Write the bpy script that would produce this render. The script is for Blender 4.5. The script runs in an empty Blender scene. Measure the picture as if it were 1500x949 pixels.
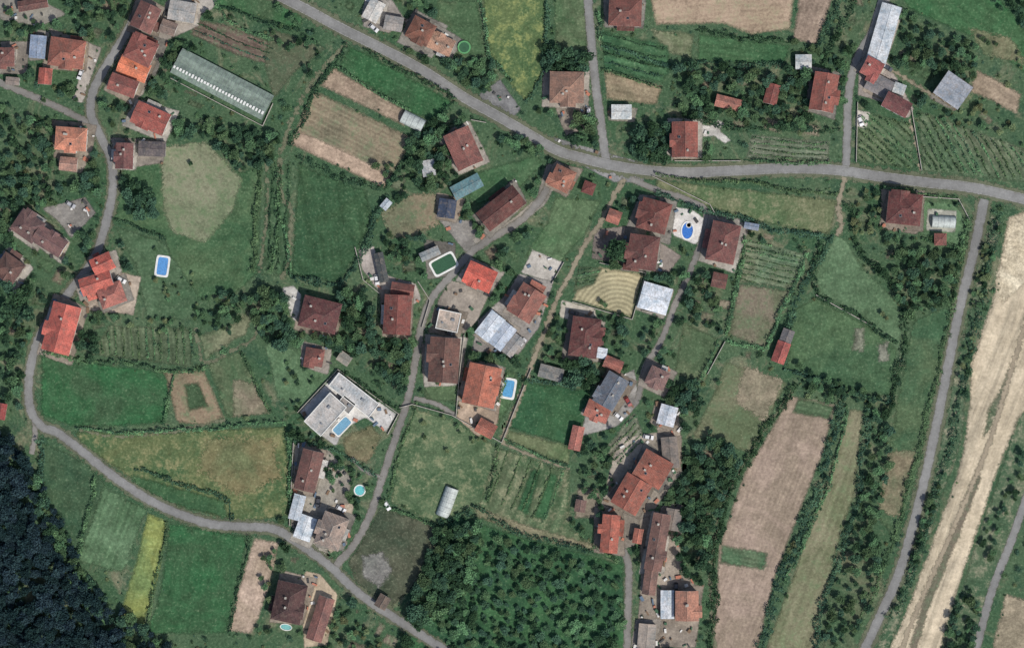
import bpy, math, random
import numpy as np
from mathutils import Vector
S=0.28
random.seed(7); RNG=np.random.default_rng(7)
scene=bpy.context.scene
col=scene.collection
def W(x,y): return ((x-750)*S,(474.5-y)*S)
def lin(c,k=0.90,sat=0.86):
    out=[]
    for v in c:
        v=v/255.0
        v=v/12.92 if v<=0.04045 else ((v+0.055)/1.055)**2.4
        out.append(v*k)
    L=.25*out[0]+.6*out[1]+.15*out[2]
    return tuple(L+(v-L)*sat for v in out)+(1.0,)
def link(o,parent=None):
    col.objects.link(o)
    if parent is not None: o.parent=parent
    return o
def empty(name,loc=(0,0,0),rot=0):
    o=bpy.data.objects.new(name,None); o.location=loc; o.rotation_euler=(0,0,rot); o.empty_display_size=1
    return link(o)
# ---------------------------------------------------------------- materials
class NT:
    def __init__(s,name):
        s.m=bpy.data.materials.new(name); s.m.use_nodes=True
        s.t=s.m.node_tree; s.t.nodes.clear()
        s.out=s.n('ShaderNodeOutputMaterial')
    def n(s,t,**k):
        nd=s.t.nodes.new(t)
        for a,b in k.items(): setattr(nd,a,b)
        return nd
    def l(s,a,b): s.t.links.new(a,b)
    def setin(s,inp,v):
        if isinstance(v,bpy.types.NodeSocket): s.l(v,inp)
        else: inp.default_value=v
    def math(s,op,a,b=0.0,clamp=False):
        nd=s.n('ShaderNodeMath',operation=op,use_clamp=clamp)
        s.setin(nd.inputs[0],a); s.setin(nd.inputs[1],b); return nd.outputs[0]
    def mix(s,f,a,b,mode='MIX'):
        nd=s.n('ShaderNodeMix',data_type='RGBA',blend_type=mode)
        s.setin(nd.inputs[0],f); s.setin(nd.inputs[6],a); s.setin(nd.inputs[7],b); return nd.outputs[2]
    def noise(s,vec,scale,detail=4,rough=0.6,dist=0.0):
        nd=s.n('ShaderNodeTexNoise'); nd.inputs['Scale'].default_value=scale
        nd.inputs['Detail'].default_value=detail; nd.inputs['Roughness'].default_value=rough
        nd.inputs['Distortion'].default_value=dist
        s.l(vec,nd.inputs['Vector']); return nd.outputs[0]
    def rng(s,v,a,b,c,d):
        nd=s.n('ShaderNodeMapRange'); s.setin(nd.inputs[0],v)
        for i,x in enumerate((a,b,c,d)): nd.inputs[i+1].default_value=x
        return nd.outputs[0]
    def coords(s,seed=0,rot=0,stretch=None):
        tc=s.n('ShaderNodeTexCoord'); mp=s.n('ShaderNodeMapping')
        mp.inputs['Location'].default_value=(seed*13.7%97,seed*7.3%89,0)
        mp.inputs['Rotation'].default_value=(0,0,rot)
        if stretch: mp.vector_type='TEXTURE'; mp.inputs['Scale'].default_value=stretch
        s.l(tc.outputs['Object'],mp.inputs['Vector']); return mp.outputs[0]
    def attr(s,name):
        nd=s.n('ShaderNodeAttribute'); nd.attribute_name=name; return nd
    def gray(s,v):
        nd=s.n('ShaderNodeCombineColor'); 
        for i in range(3): s.l(v,nd.inputs[i])
        return nd.outputs[0]
    def bsdf(s,colr,rough=0.9,spec=0.15,normal=None,alpha=None,metal=0):
        b=s.n('ShaderNodeBsdfPrincipled')
        s.setin(b.inputs['Base Color'],colr); s.setin(b.inputs['Roughness'],rough)
        b.inputs['Specular IOR Level'].default_value=spec; b.inputs['Metallic'].default_value=metal
        if normal is not None: s.l(normal,b.inputs['Normal'])
        if alpha is not None: s.l(alpha,b.inputs['Alpha'])
        s.l(b.outputs[0],s.out.inputs[0]); return b
    def bump(s,h,st=0.3,d=0.1):
        nd=s.n('ShaderNodeBump'); nd.inputs['Strength'].default_value=st; nd.inputs['Distance'].default_value=d
        s.l(h,nd.inputs['Height']); return nd.outputs[0]
def sc(c,k): return tuple(min(255,v*k) for v in c)
# stripe = (period m, image angle of the rows in degrees (clockwise), strength)
def field_mat(name,c1,c2=None,stripe=None,seed=0,wob=10,fine=1.0,rings=None,weeds=None,streak=None):
    c2=c2 or sc(c1,0.78); green=c1[1]>c1[0]*1.15
    t=NT(name); v=t.coords(seed)
    n1=t.noise(v,0.04,5,0.68,0.8); n2=t.noise(v,0.2,4,0.7); n3=t.noise(v,0.95,3,0.75)
    f=t.rng(n1,0.40,0.60,0,1); c=t.mix(f,lin(c1),lin(c2))
    if weeds:
        w=t.rng(t.math('ADD',n2,t.math('MULTIPLY',n3,0.3)),0.64,0.8,0,0.85)
        c=t.mix(w,c,lin(weeds))
    c=t.mix(t.rng(n3,0.57,0.70,0,(0.2 if green else 0.26)*fine),c,lin((158,152,124)))
    kf=.3 if green else .28
    g=t.math('MULTIPLY',t.rng(n2,0.3,0.7,1-0.32*fine,1+0.32*fine),t.rng(n3,0.3,0.7,1-kf*fine,1+kf*fine))
    if stripe:
        per,ang,st=stripe; A=math.radians(90+ang)
        vv=t.coords(seed,A)
        w=t.n('ShaderNodeTexWave'); w.inputs['Scale'].default_value=0.314/per
        w.inputs['Distortion'].default_value=2.0; w.inputs['Detail'].default_value=2; w.inputs['Detail Scale'].default_value=0.6
        t.l(vv,w.inputs['Vector']); fade=t.rng(n1,0.35,0.6,0.25,1.0)
        s_=t.math('MULTIPLY',t.math('SUBTRACT',w.outputs['Fac'],0.5),t.math('MULTIPLY',fade,st))
        va=t.coords(seed+3,-A,(2.6,40,1))
        s2=t.math('MULTIPLY',t.math('SUBTRACT',t.noise(va,1.0,3,0.65),0.5),st*0.9+0.6)
        g=t.math('MULTIPLY',g,t.math('ADD',t.math('ADD',s_,s2),1.0))
    if streak is not None:
        va=t.coords(seed+5,math.radians(streak),(4.5,70,1)); sn=t.noise(va,1.0,4,0.68,0.3)
        c=t.mix(t.rng(sn,0.47,0.66,0,0.6),c,lin((142,134,114))); g=t.math('MULTIPLY',g,t.rng(sn,0.3,0.7,1.15,0.86))
    if rings:
        x,y=W(*rings)
        tc=t.n('ShaderNodeTexCoord'); vs=t.n('ShaderNodeVectorMath',operation='SUBTRACT'); t.l(tc.outputs['Object'],vs.inputs[0]); vs.inputs[1].default_value=(x,y,0)
        w=t.n('ShaderNodeTexWave',wave_type='RINGS',rings_direction='Z'); w.inputs['Scale'].default_value=0.17; w.inputs['Distortion'].default_value=3.2
        w.inputs['Detail'].default_value=2; w.inputs['Detail Scale'].default_value=0.3
        t.l(vs.outputs[0],w.inputs['Vector'])
        g=t.math('MULTIPLY',g,t.rng(w.outputs['Fac'],0,1,0.78,1.14))
    c=t.mix(1.0,c,t.gray(g),'MULTIPLY')
    e=t.attr('edge').outputs['Fac']
    a=t.math('ADD',e,t.math('MULTIPLY',t.math('SUBTRACT',t.math('ADD',t.math('MULTIPLY',n2,.5),t.math('MULTIPLY',n3,.5)),0.5),wob*2.0))
    a=t.math('MULTIPLY',a,0.45,clamp=True) if wob<4 else t.math('MULTIPLY',a,0.2,clamp=True)
    t.bsdf(c,0.95,0.08,t.bump(n3,0.45,0.22),a)
    return t.m
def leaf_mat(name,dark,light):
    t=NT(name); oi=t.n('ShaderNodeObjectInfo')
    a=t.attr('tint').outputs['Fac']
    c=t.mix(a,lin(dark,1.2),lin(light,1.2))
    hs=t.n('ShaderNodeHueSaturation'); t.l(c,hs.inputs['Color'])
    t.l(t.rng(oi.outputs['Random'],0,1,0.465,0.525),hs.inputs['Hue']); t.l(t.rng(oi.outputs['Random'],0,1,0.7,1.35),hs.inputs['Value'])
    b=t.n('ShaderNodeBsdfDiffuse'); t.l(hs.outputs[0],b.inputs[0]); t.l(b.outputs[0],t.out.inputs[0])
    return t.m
def plain_mat(name,c,rough=0.8,spec=0.3,var=0.25,scale=0.8,metal=0):
    t=NT(name); v=t.coords(len(name))
    n=t.noise(v,scale,5,0.7); n2=t.noise(v,scale*6,3,0.7)
    g=t.math('MULTIPLY',t.rng(n,0.3,0.7,1-var,1+var),t.rng(n2,0.3,0.7,1-var*.5,1+var*.5))
    t.bsdf(t.mix(1.0,lin(c),t.gray(g),'MULTIPLY'),rough,spec,metal=metal); return t.m
def roof_mat(name,c,kind='tile'):
    t=NT(name); oi=t.n('ShaderNodeObjectInfo'); tc=t.n('ShaderNodeTexCoord')
    ad=t.n('ShaderNodeVectorMath',operation='ADD'); t.l(tc.outputs['Object'],ad.inputs[0])
    cx=t.n('ShaderNodeCombineXYZ'); r=t.math('MULTIPLY',oi.outputs['Random'],90); t.l(r,cx.inputs[0]); t.l(r,cx.inputs[1]); t.l(cx.outputs[0],ad.inputs[1])
    v=ad.outputs[0]
    n1=t.noise(v,0.22,5,0.7,0.5); n2=t.noise(v,1.7,4,0.75); n3=t.noise(v,0.6,3,0.8)
    c0=t.mix(t.rng(n1,0.38,0.66,0,1),lin(c,.88,.82),lin(sc((c[0]*.88,c[1]*.97,c[2]*1.03),0.8),.88,.78))
    c0=t.mix(t.rng(n3,0.5,0.72,0,0.6),c0,lin((114,98,88)) if kind=='tile' else lin((135,122,108)))
    g=t.rng(n2,0.3,0.7,0.66,1.32)
    uv=t.n('ShaderNodeUVMap'); sep=t.n('ShaderNodeSeparateXYZ'); t.l(uv.outputs[0],sep.inputs[0])
    per=0.62 if kind=='tile' else 1.1
    a1,a2=(.1,.05) if kind=='tile' else (.04,.03)
    s1=t.math('SINE',t.math('MULTIPLY',sep.outputs[0],6.283/per))
    s2=t.math('SINE',t.math('MULTIPLY',sep.outputs[1],6.283/(0.8 if kind=='tile' else 3.5)))
    g=t.math('MULTIPLY',g,t.math('ADD',1.0,t.math('ADD',t.math('MULTIPLY',s1,a1),t.math('MULTIPLY',s2,a2))))
    c0=t.mix(1.0,c0,t.gray(g),'MULTIPLY')
    t.bsdf(c0,0.88 if kind=='tile' else 0.6,0.1 if kind=='tile' else 0.3,t.bump(s1,0.4 if kind=='tile' else .1,0.05)); return t.m
_rc={}
def get_roof(c,kind):
    k=(c,kind)
    if k not in _rc: _rc[k]=roof_mat('roof_%s_%d'%(kind,len(_rc)),c,kind)
    return _rc[k]
M={}
M['wall']=[plain_mat('render_cream',(205,190,165)),plain_mat('render_white',(215,212,205)),plain_mat('render_ochre',(190,160,120)),plain_mat('stone_wall',(150,140,125),var=.4,scale=2)]
M['frame']=plain_mat('window_frame_paint',(225,225,220),0.5)
M['glass']=plain_mat('window_glass',(28,34,40),0.1,0.6)
M['door']=plain_mat('door_wood',(92,60,40),0.6)
M['concrete']=plain_mat('concrete',(165,160,150),0.9,.1,.3)
M['white']=plain_mat('white_coping',(212,212,207),0.7,.2,.15)
M['metal']=plain_mat('metal_grey',(120,125,130),0.4,.4)
M['bark']=plain_mat('bark',(80,65,52),0.95,.05,.4,3)
M['rubber']=plain_mat('rubber',(25,25,26),0.9)
M['plastic']=plain_mat('greenhouse_plastic',(172,180,176),0.45,.3,.3,.6)
M['glasshouse']=plain_mat('glasshouse_glass',(118,134,122),0.4,.3,.4,.4)
def water_mat(name,c):
    t=NT(name); v=t.coords(3); n=t.noise(v,1.5,3)
    c0=t.mix(t.rng(n,.3,.7,0,1),lin(c,.95,.9),lin(sc(c,.82),.95,.9)); t.bsdf(c0,0.12,0.4,t.bump(n,0.1,.05)); return t.m
leafs=[leaf_mat('foliage_green',(44,70,50),(92,126,82)),leaf_mat('foliage_dark',(32,56,46),(66,98,70)),leaf_mat('foliage_olive',(64,78,52),(120,134,90)),leaf_mat('foliage_forest',(22,38,46),(44,66,68))]
# ---------------------------------------------------------------- mesh helpers
def fast_mesh(name,V,F,mats,fm=None,tint=None,smooth=False):
    V=np.asarray(V,dtype=np.float32); F=np.asarray(F,dtype=np.int32); n=F.shape[1]
    me=bpy.data.meshes.new(name)
    me.vertices.add(len(V)); me.vertices.foreach_set('co',V.ravel())
    me.loops.add(F.size); me.loops.foreach_set('vertex_index',F.ravel())
    me.polygons.add(len(F)); me.polygons.foreach_set('loop_start',np.arange(0,F.size,n,dtype=np.int32))
    try: me.polygons.foreach_set('loop_total',np.full(len(F),n,dtype=np.int32))
    except Exception: pass
    for m in mats: me.materials.append(m)
    if fm is not None: me.polygons.foreach_set('material_index',np.asarray(fm,dtype=np.int32))
    if tint is not None:
        for k,a in tint.items():
            at=me.attributes.new(k,'FLOAT','POINT'); at.data.foreach_set('value',np.asarray(a,dtype=np.float32))
    me.update(calc_edges=True); me.validate()
    return me
def leaf_quads(C,size,up=0.6):
    n=len(C); N=RNG.normal(size=(n,3)); N/=np.linalg.norm(N,axis=1)[:,None]; N[:,2]=np.abs(N[:,2])+up
    N/=np.linalg.norm(N,axis=1)[:,None]
    A=np.cross(N,RNG.normal(size=(n,3))); A/=np.linalg.norm(A,axis=1)[:,None]; B=np.cross(N,A)
    s=(size*RNG.uniform(0.55,1.2,n))[:,None]
    V=np.stack([C-A*s,C-B*s*0.7,C+A*s,C+B*s*0.7],1).reshape(-1,3)
    return V,np.arange(4*n).reshape(-1,4)
def cone_seg(p,q,r1,r2,k=6):
    p=np.array(p,float); q=np.array(q,float); d=q-p; d/=np.linalg.norm(d)
    a=np.cross(d,[0.3,1,0.2]); a/=np.linalg.norm(a); b=np.cross(d,a)
    th=np.arange(k)*2*math.pi/k; ring=np.cos(th)[:,None]*a+np.sin(th)[:,None]*b
    V=np.vstack([p+ring*r1,q+ring*r2]); F=[[i,(i+1)%k,k+(i+1)%k,k+i] for i in range(k)]
    return V,np.array(F)
def tree_mesh(name,kind,mat,nl=850):
    R=3.5;H=7.6
    Vs=[];Fs=[];fm=[];tt=[];off=0
    def add(V,F,mi,t):
        nonlocal off
        Vs.append(V);Fs.append(F+off);fm.extend([mi]*len(F));tt.append(np.full(len(V),t) if np.isscalar(t) else t);off+=len(V)
    if kind=='pine':
        V,F=cone_seg((0,0,0),(0,0,H*1.2),0.22,0.04); add(V,F,1,0)
        n=nl; z=RNG.uniform(0.12,1,n); tiers=np.floor(z*8)/8+0.5/8
        r=(1.05-tiers)*R*0.85*(RNG.uniform(0.25,1,n)**0.5); th=RNG.uniform(0,6.283,n)
        r*=1+0.22*np.sin(th*5+tiers*9)
        C=np.stack([r*np.cos(th),r*np.sin(th),H*1.25*(z*0.5+tiers*0.5)-r*0.18],1)
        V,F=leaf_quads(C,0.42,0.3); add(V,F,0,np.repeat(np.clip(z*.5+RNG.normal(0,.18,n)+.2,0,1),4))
    else:
        lob=int(RNG.integers(8,13)) if kind!='bush' else int(RNG.integers(4,7))
        cz=H*0.6
        ecc=RNG.uniform(.8,1.12); ph=RNG.uniform(0,6)
        if kind!='bush':
            V,F=cone_seg((0,0,0),(0.1,0.1,H*0.45),0.26,0.16); add(V,F,1,0)
        for i in range(lob):
            th=i*2.399+RNG.uniform(-.5,.5)+ph; rr=R*0.66*math.sqrt((i+0.3)/lob)*RNG.uniform(.7,1.15)
            zz=cz+RNG.uniform(-.1,.24)*H*(1-0.7*rr/R)
            if kind=='bush': zz=H*RNG.uniform(.12,.28)
            c=np.array([rr*math.cos(th)*ecc,rr*math.sin(th),zz]); lr=R*RNG.uniform(.26,.48)
            if kind!='bush':
                V,F=cone_seg((0.1,0.1,H*0.42),c,0.12,0.04,5); add(V,F,1,0)
            else:
                V,F=cone_seg((0,0,0),c,0.08,0.03,4); add(V,F,1,0)
            n=nl//lob; d=RNG.normal(size=(n,3)); d/=np.linalg.norm(d,axis=1)[:,None]
            d[:,2]*=.8; P=c+d*(lr*RNG.uniform(.55,1.15,n))[:,None]; P[:,2]=np.maximum(P[:,2],0.15)
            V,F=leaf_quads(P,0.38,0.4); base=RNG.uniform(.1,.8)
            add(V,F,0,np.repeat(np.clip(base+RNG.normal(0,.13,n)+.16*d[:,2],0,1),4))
    return fast_mesh(name,np.vstack(Vs),np.vstack(Fs),[mat,M['bark']],fm,{'tint':np.concatenate(tt)})
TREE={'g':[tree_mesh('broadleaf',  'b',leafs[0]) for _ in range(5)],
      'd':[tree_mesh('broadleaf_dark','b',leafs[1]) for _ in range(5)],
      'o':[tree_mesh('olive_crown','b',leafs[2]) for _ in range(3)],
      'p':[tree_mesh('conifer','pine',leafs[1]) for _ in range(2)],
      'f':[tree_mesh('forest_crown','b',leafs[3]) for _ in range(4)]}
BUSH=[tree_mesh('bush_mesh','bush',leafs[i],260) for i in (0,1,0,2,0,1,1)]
TN={'g':'broadleaf_tree','d':'dark_leaved_tree','o':'fruit_tree','p':'conifer_tree','f':'forest_tree'}
def put(me,name,x,y,dia,parent=None,hs=1.0):
    o=bpy.data.objects.new(name,me); X,Y=W(x,y); s=dia*S/7.0
    o.location=(X,Y,0); o.scale=(s*random.uniform(.85,1.15),s*random.uniform(.85,1.15),s*hs*random.uniform(.85,1.2)); o.rotation_euler=(0,0,random.uniform(0,6.28))
    return link(o,parent)
# ---------------------------------------------------------------- masks
OX=150
hard=np.zeros((1250,1800),bool); soft=np.zeros((1250,1800),bool); layer=np.zeros((1250,1800),np.int16)
GX,GY=np.meshgrid(np.arange(1800)-OX,np.arange(1250)-OX)
def sdf(P,X,Y,closed=True):
    ins=np.zeros(X.shape,bool); d=np.full(X.shape,1e9); n=len(P)
    for i in range(n if closed else n-1):
        x1,y1=P[i];x2,y2=P[(i+1)%n]
        dx,dy=x2-x1,y2-y1; t=np.clip(((X-x1)*dx+(Y-y1)*dy)/(dx*dx+dy*dy+1e-9),0,1)
        d=np.minimum(d,np.hypot(X-x1-t*dx,Y-y1-t*dy))
        if closed and y1!=y2:
            c=((y1>Y)!=(y2>Y))&(X<(x2-x1)*(Y-y1)/(y2-y1)+x1); ins^=c
    return np.where(ins,d,-d) if closed else -d
def stamp(P,pad,arrs,closed=True,getlayer=False):
    xs=[p[0] for p in P]; ys=[p[1] for p in P]
    x0=max(0,int(min(xs)-pad-1)+OX);x1=min(1800,int(max(xs)+pad+2)+OX);y0=max(0,int(min(ys)-pad-1)+OX);y1=min(1250,int(max(ys)+pad+2)+OX)
    if x1<=x0 or y1<=y0: return 1
    d=sdf(P,GX[y0:y1,x0:x1],GY[y0:y1,x0:x1],closed)>-pad
    for a in arrs: a[y0:y1,x0:x1]|=d
    if getlayer:
        sub=layer[y0:y1,x0:x1]; L=int(sub[d].max())+1 if d.any() else 1; sub[d]=L; return L
def smooth(P,k=6):
    P=[np.array(p,float) for p in P]; P=[2*P[0]-P[1]]+P+[2*P[-1]-P[-2]]; out=[]
    for i in range(1,len(P)-2):
        for j in range(k):
            t=j/k; a,b,c,d=P[i-1:i+3]
            out.append(.5*((2*b)+(-a+c)*t+(2*a-5*b+4*c-d)*t*t+(-a+3*b-3*c+d)*t**3))
    out.append(P[-2]); return [tuple(p) for p in out]
fcount=0
def field(name,P,c1,c2=None,stripe=None,wob=10,fine=1.0,rings=None,weeds=None,streak=None,mat=None):
    global fcount; fcount+=1
    L=stamp(P,7,[],True,True); stamp(P,2,[soft])
    step=3.0; xs=np.arange(min(p[0] for p in P)-9,max(p[0] for p in P)+12,step); ys=np.arange(min(p[1] for p in P)-9,max(p[1] for p in P)+12,step)
    X,Y=np.meshgrid(xs,ys); d=sdf(P,X,Y); nx,ny=len(xs),len(ys)
    idx=np.arange(nx*ny).reshape(ny,nx); q=np.stack([idx[1:,:-1],idx[1:,1:],idx[:-1,1:],idx[:-1,:-1]],-1).reshape(-1,4)
    keep=(d.ravel()[q]>-6.9).any(1); q=q[keep]; used,inv=np.unique(q,return_inverse=True); q=inv.reshape(-1,4)
    xv=X.ravel()[used]; yv=Y.ravel()[used]; e=d.ravel()[used]
    V=np.stack([(xv-750)*S,(474.5-yv)*S,np.full(len(xv),0.02+0.006*L)],1)
    m=mat or field_mat(name+'_mat',c1,c2,stripe,fcount,wob,fine,rings,weeds,streak)
    me=fast_mesh(name,V,q,[m],tint={'edge':e}); return link(bpy.data.objects.new(name,me))
yard_polys=[]
def yard(P,c=(165,158,148),name='paved_yard',c2=None): yard_polys.append(P); return field(name,P,c,c2 or sc(c,.78),wob=3.2,fine=.75)
def ribbon(name,P,w,mat,smoothit=True,z=None,hardm=True):
    if smoothit: P=smooth(P)
    hw=w/2
    L=stamp(P,hw+6,[],False,True); stamp(P,hw+1,[hard] if hardm else [soft],False)
    A=np.array(P); T=np.gradient(A,axis=0); T/=np.linalg.norm(T,axis=1)[:,None]; N=np.stack([-T[:,1],T[:,0]],1)
    offs=[-hw-5,-hw,0,hw,hw+5]; V=[];E=[]
    for o in offs:
        Q=A+N*o; V.append(np.stack([(Q[:,0]-750)*S,(474.5-Q[:,1])*S,np.full(len(Q),0.02+0.006*L)],1)); E.append(np.full(len(Q),hw-abs(o)))
    n=len(A); V=np.vstack(V); E=np.concatenate(E); F=[]
    for k in range(4):
        for i in range(n-1): F.append([k*n+i,(k+1)*n+i,(k+1)*n+i+1,k*n+i+1])
    F=np.array(F)
    me=fast_mesh(name,V,F,[mat],tint={'edge':E}); 
    if me.polygons[0].normal.z<0: me.flip_normals()
    return link(bpy.data.objects.new(name,me))
# ---------------------------------------------------------------- ground
def ground_mat():
    t=NT('ground_scrub'); v=t.coords(1)
    n1=t.noise(v,0.018,6,0.68,0.8); n2=t.noise(v,0.12,5,0.7,0.5); n3=t.noise(v,0.9,4,0.75); n4=t.noise(v,0.06,6,0.72,1.0)
    c=t.mix(t.rng(n1,.38,.62,0,1),lin((58,92,62)),lin((80,104,74)))
    c=t.mix(t.rng(n2,.48,.66,0,.85),c,lin((44,74,54)))
    c=t.mix(t.rng(n4,.54,.68,0,.7),c,lin((128,124,98)))
    c=t.mix(t.rng(n3,.56,.72,0,.4),c,lin((132,134,106)))
    g=t.math('MULTIPLY',t.rng(n3,.3,.7,.62,1.36),t.rng(n2,.3,.7,.82,1.18))
    t.bsdf(t.mix(1.0,c,t.gray(g),'MULTIPLY'),.95,.05,t.bump(n3,.6,.3)); return t.m
g=4000.0
n=41; xs=np.linspace(-g,g,n); X,Y=np.meshgrid(xs,xs); idx=np.arange(n*n).reshape(n,n)
q=np.stack([idx[:-1,:-1],idx[:-1,1:],idx[1:,1:],idx[1:,:-1]],-1).reshape(-1,4)
link(bpy.data.objects.new('ground',fast_mesh('ground',np.stack([X.ravel(),Y.ravel(),np.zeros(n*n)],1),q,[ground_mat()])))
# ---------------------------------------------------------------- fields
SG=(48,94,56)
F=field
F('vegetable_plot',[(285,28),(330,35),(405,65),(395,98),(340,80),(278,52)],(122,104,92),stripe=(2.2,22,.3),weeds=(70,92,64))
F('meadow',[(300,-20),(455,-20),(440,45),(370,25),(300,12)],(54,98,60),(66,92,62))
F('bare_plot',[(395,40),(480,70),(430,110),(400,150),(385,90)],(96,100,78),(74,92,66),weeds=(56,80,56))
F('green_crop_field',[(510,66),(535,76),(665,148),(645,182),(605,168),(495,100)],SG,(56,90,58),stripe=(1.8,28,.12))
F('ploughed_field',[(488,98),(604,166),(592,186),(468,126)],(150,130,110),(130,118,98),stripe=(2,30,.16),wob=6)
F('fallow_field',[(460,132),(610,202),(562,276),(424,212),(440,170)],(142,128,104),(114,110,88),stripe=(1.9,27,.25),weeds=(90,102,74))
F('ploughed_strip',[(432,188),(510,222),(575,258),(562,276),(426,213)],(176,152,130),(160,138,118),stripe=(2,27,.12),wob=5)
F('grass_field',[(436,238),(538,280),(548,320),(525,370),(500,415),(425,405),(430,320)],(48,82,54),(60,90,58),stripe=(3.5,80,.12))
F('meadow',[(355,250),(385,240),(380,400),(345,432),(262,440),(240,350),(165,325),(180,240),(225,215)],(58,92,60),(76,102,68))
F('bare_meadow',[(226,214),(302,206),(356,262),(342,312),(300,357),(252,342),(235,305),(236,262)],(134,136,108),(106,120,88),weeds=(80,102,68),wob=16)
F('meadow',[(388,238),(428,238),(424,405),(382,405)],(58,90,60),(74,100,70),stripe=(3.2,88,.3))
F('green_crop_field',[(60,520),(150,532),(252,545),(243,622),(110,627),(58,608)],(46,98,58),(58,88,58))
F('tilled_plot',[(238,542),(300,542),(330,612),(300,624),(258,620)],(146,126,102),(124,114,90),wob=8,weeds=(84,100,70))
F('grass_patch',[(268,562),(292,558),(308,596),(276,604)],(62,86,58),(74,92,64),wob=7)
F('grass_field',[(303,532),(352,512),(398,606),(332,614)],(60,92,60),(90,104,74))
F('bare_patch',[(340,552),(372,560),(402,606),(340,612)],(128,118,98),(102,108,82),wob=14)
F('hay_meadow',[(108,630),(250,632),(420,622),(426,756),(352,766),(250,738),(190,700),(120,655)],(66,98,60),(98,110,68),weeds=(120,116,78),wob=8)
F('dry_patch',[(300,640),(400,640),(415,700),(350,730),(290,690)],(120,112,76),(98,106,70),wob=34)
F('meadow',[(190,692),(330,732),(336,762),(258,742),(200,715)],(52,88,56),(64,96,60),wob=6)
F('grass_field',[(60,645),(120,672),(155,705),(120,830),(85,800),(60,735)],(50,80,56),(66,92,64))
F('striped_crop',[(150,708),(216,745),(182,842),(112,822)],(90,120,86),(70,100,68),stripe=(2.6,-68,.25))
F('yellow_crop_strip',[(216,750),(246,762),(232,850),(208,926),(172,906),(196,830)],(130,140,70),(106,128,72),stripe=(2.5,-72,.14),wob=7)
F('green_crop_field',[(247,764),(364,784),(350,850),(334,928),(214,930),(236,850)],(44,94,56),(56,90,58),stripe=(3,-75,.08))
F('ploughed_strip',[(372,786),(410,794),(398,850),(380,905),(368,930),(334,924),(348,860)],(174,152,134),(154,136,116),stripe=(1.6,-75,.12),wob=6)
F('pasture',[(604,598),(662,612),(728,652),(718,735),(690,745),(640,770),(572,736),(584,650)],(90,112,78),(66,94,62),weeds=(114,118,86))
F('pasture',[(728,652),(836,690),(836,770),(872,800),(780,790),(700,742)],(70,100,66),(92,106,76),stripe=(5,-68,.28),weeds=(118,118,90))
F('bare_strip',[(690,738),(780,770),(872,796),(868,806),(780,790),(700,760)],(138,128,102),(112,114,86),wob=11)
F('green_crop_strip',[(778,682),(795,688),(775,755),(755,748)],(54,98,62),wob=6)
F('green_crop_strip',[(805,690),(820,695),(800,765),(780,758)],(56,100,62),wob=6)
F('grass_field',[(757,556),(866,570),(862,610),(838,655),(744,628)],(44,86,56),(54,92,58),wob=5)
F('mown_strip',[(744,628),(838,652),(834,682),(738,648)],(86,108,70),(102,112,78),wob=7)
F('scrub_field',[(668,752),(780,790),(915,825),(918,965),(595,965),(612,850),(640,800)],(42,80,54),(56,98,60),wob=8)
F('waste_ground',[(556,742),(642,768),(640,802),(600,870),(566,895),(520,852),(508,824)],(84,88,70),(62,76,58),wob=10)
F('gravel_patch',[(528,812),(560,806),(578,836),(556,862),(532,846)],(124,122,118),(106,108,102),wob=14)
F('ploughed_field',[(1158,578),(1226,592),(1206,665),(1165,770),(1135,850),(1108,965),(1042,965),(1052,800),(1088,695)],(158,138,122),(142,126,108),stripe=(1.9,-68,.1),wob=6,fine=.8)
F('green_crop_patch',[(1056,796),(1128,808),(1120,836),(1052,826)],(70,100,70),(90,108,80),stripe=(2,10,.3),wob=9)
F('green_crop_patch',[(1168,580),(1224,594),(1216,616),(1158,606)],(62,92,62),(80,102,72),stripe=(2,12,.3),wob=6)
F('hay_strip',[(1244,598),(1266,600),(1254,720),(1228,800),(1206,890),(1196,965),(1114,965),(1158,850),(1204,720)],(134,130,102),(108,114,82),stripe=(3.2,-70,.16),weeds=(92,106,74),wob=8)
F('meadow',[(1226,800),(1290,820),(1300,900),(1255,965),(1200,965),(1215,860)],(68,96,66),(104,108,82))
F('fallow_field',[(1062,528),(1155,560),(1102,665),(1012,640),(1040,585)],(122,122,94),(92,106,74),weeds=(78,98,68),wob=7)
F('tilled_plot',[(1088,532),(1150,556),(1120,620),(1075,590)],(140,128,106),(122,116,94),wob=22)
F('vegetable_plot',[(1092,348),(1182,372),(1162,425),(1082,415)],(86,112,84),(108,116,90),stripe=(2.1,10,.45))
F('tilled_plot',[(1082,415),(1162,425),(1148,450),(1120,512),(1066,490)],(126,116,98),(96,106,78),weeds=(78,98,68))
F('lawn',[(1222,342),(1240,350),(1266,392),(1322,446),(1322,500),(1304,585),(1276,475),(1200,432),(1192,402)],(92,120,86),(78,106,74),wob=5)
F('grass_field',[(1162,450),(1198,436),(1278,480),(1316,510),(1306,584),(1232,568),(1150,540)],(60,92,62),(74,102,68),wob=5)
F('bare_patch',[(1250,480),(1268,478),(1266,516),(1246,514)],(128,132,112),wob=11); F('bare_patch',[(1284,502),(1302,500),(1304,530),(1286,532)],(132,134,118),wob=12)
F('meadow',[(960,262),(1230,292),(1216,346),(1130,330),(1050,308),(960,282)],(84,108,70),(106,114,80),weeds=(118,116,88),wob=6)
F('meadow',[(1335,470),(1400,440),(1372,620),(1312,795),(1285,760),(1310,600)],(60,94,64),(78,100,68))
F('bare_patch',[(1300,658),(1345,655),(1318,760),(1286,745)],(124,114,90),(98,106,78),wob=22)
F('hay_meadow',[(702,-20),(800,-20),(798,110),(772,152),(745,122),(716,80)],(72,102,62),(96,114,68),weeds=(124,130,72),wob=8)
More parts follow.
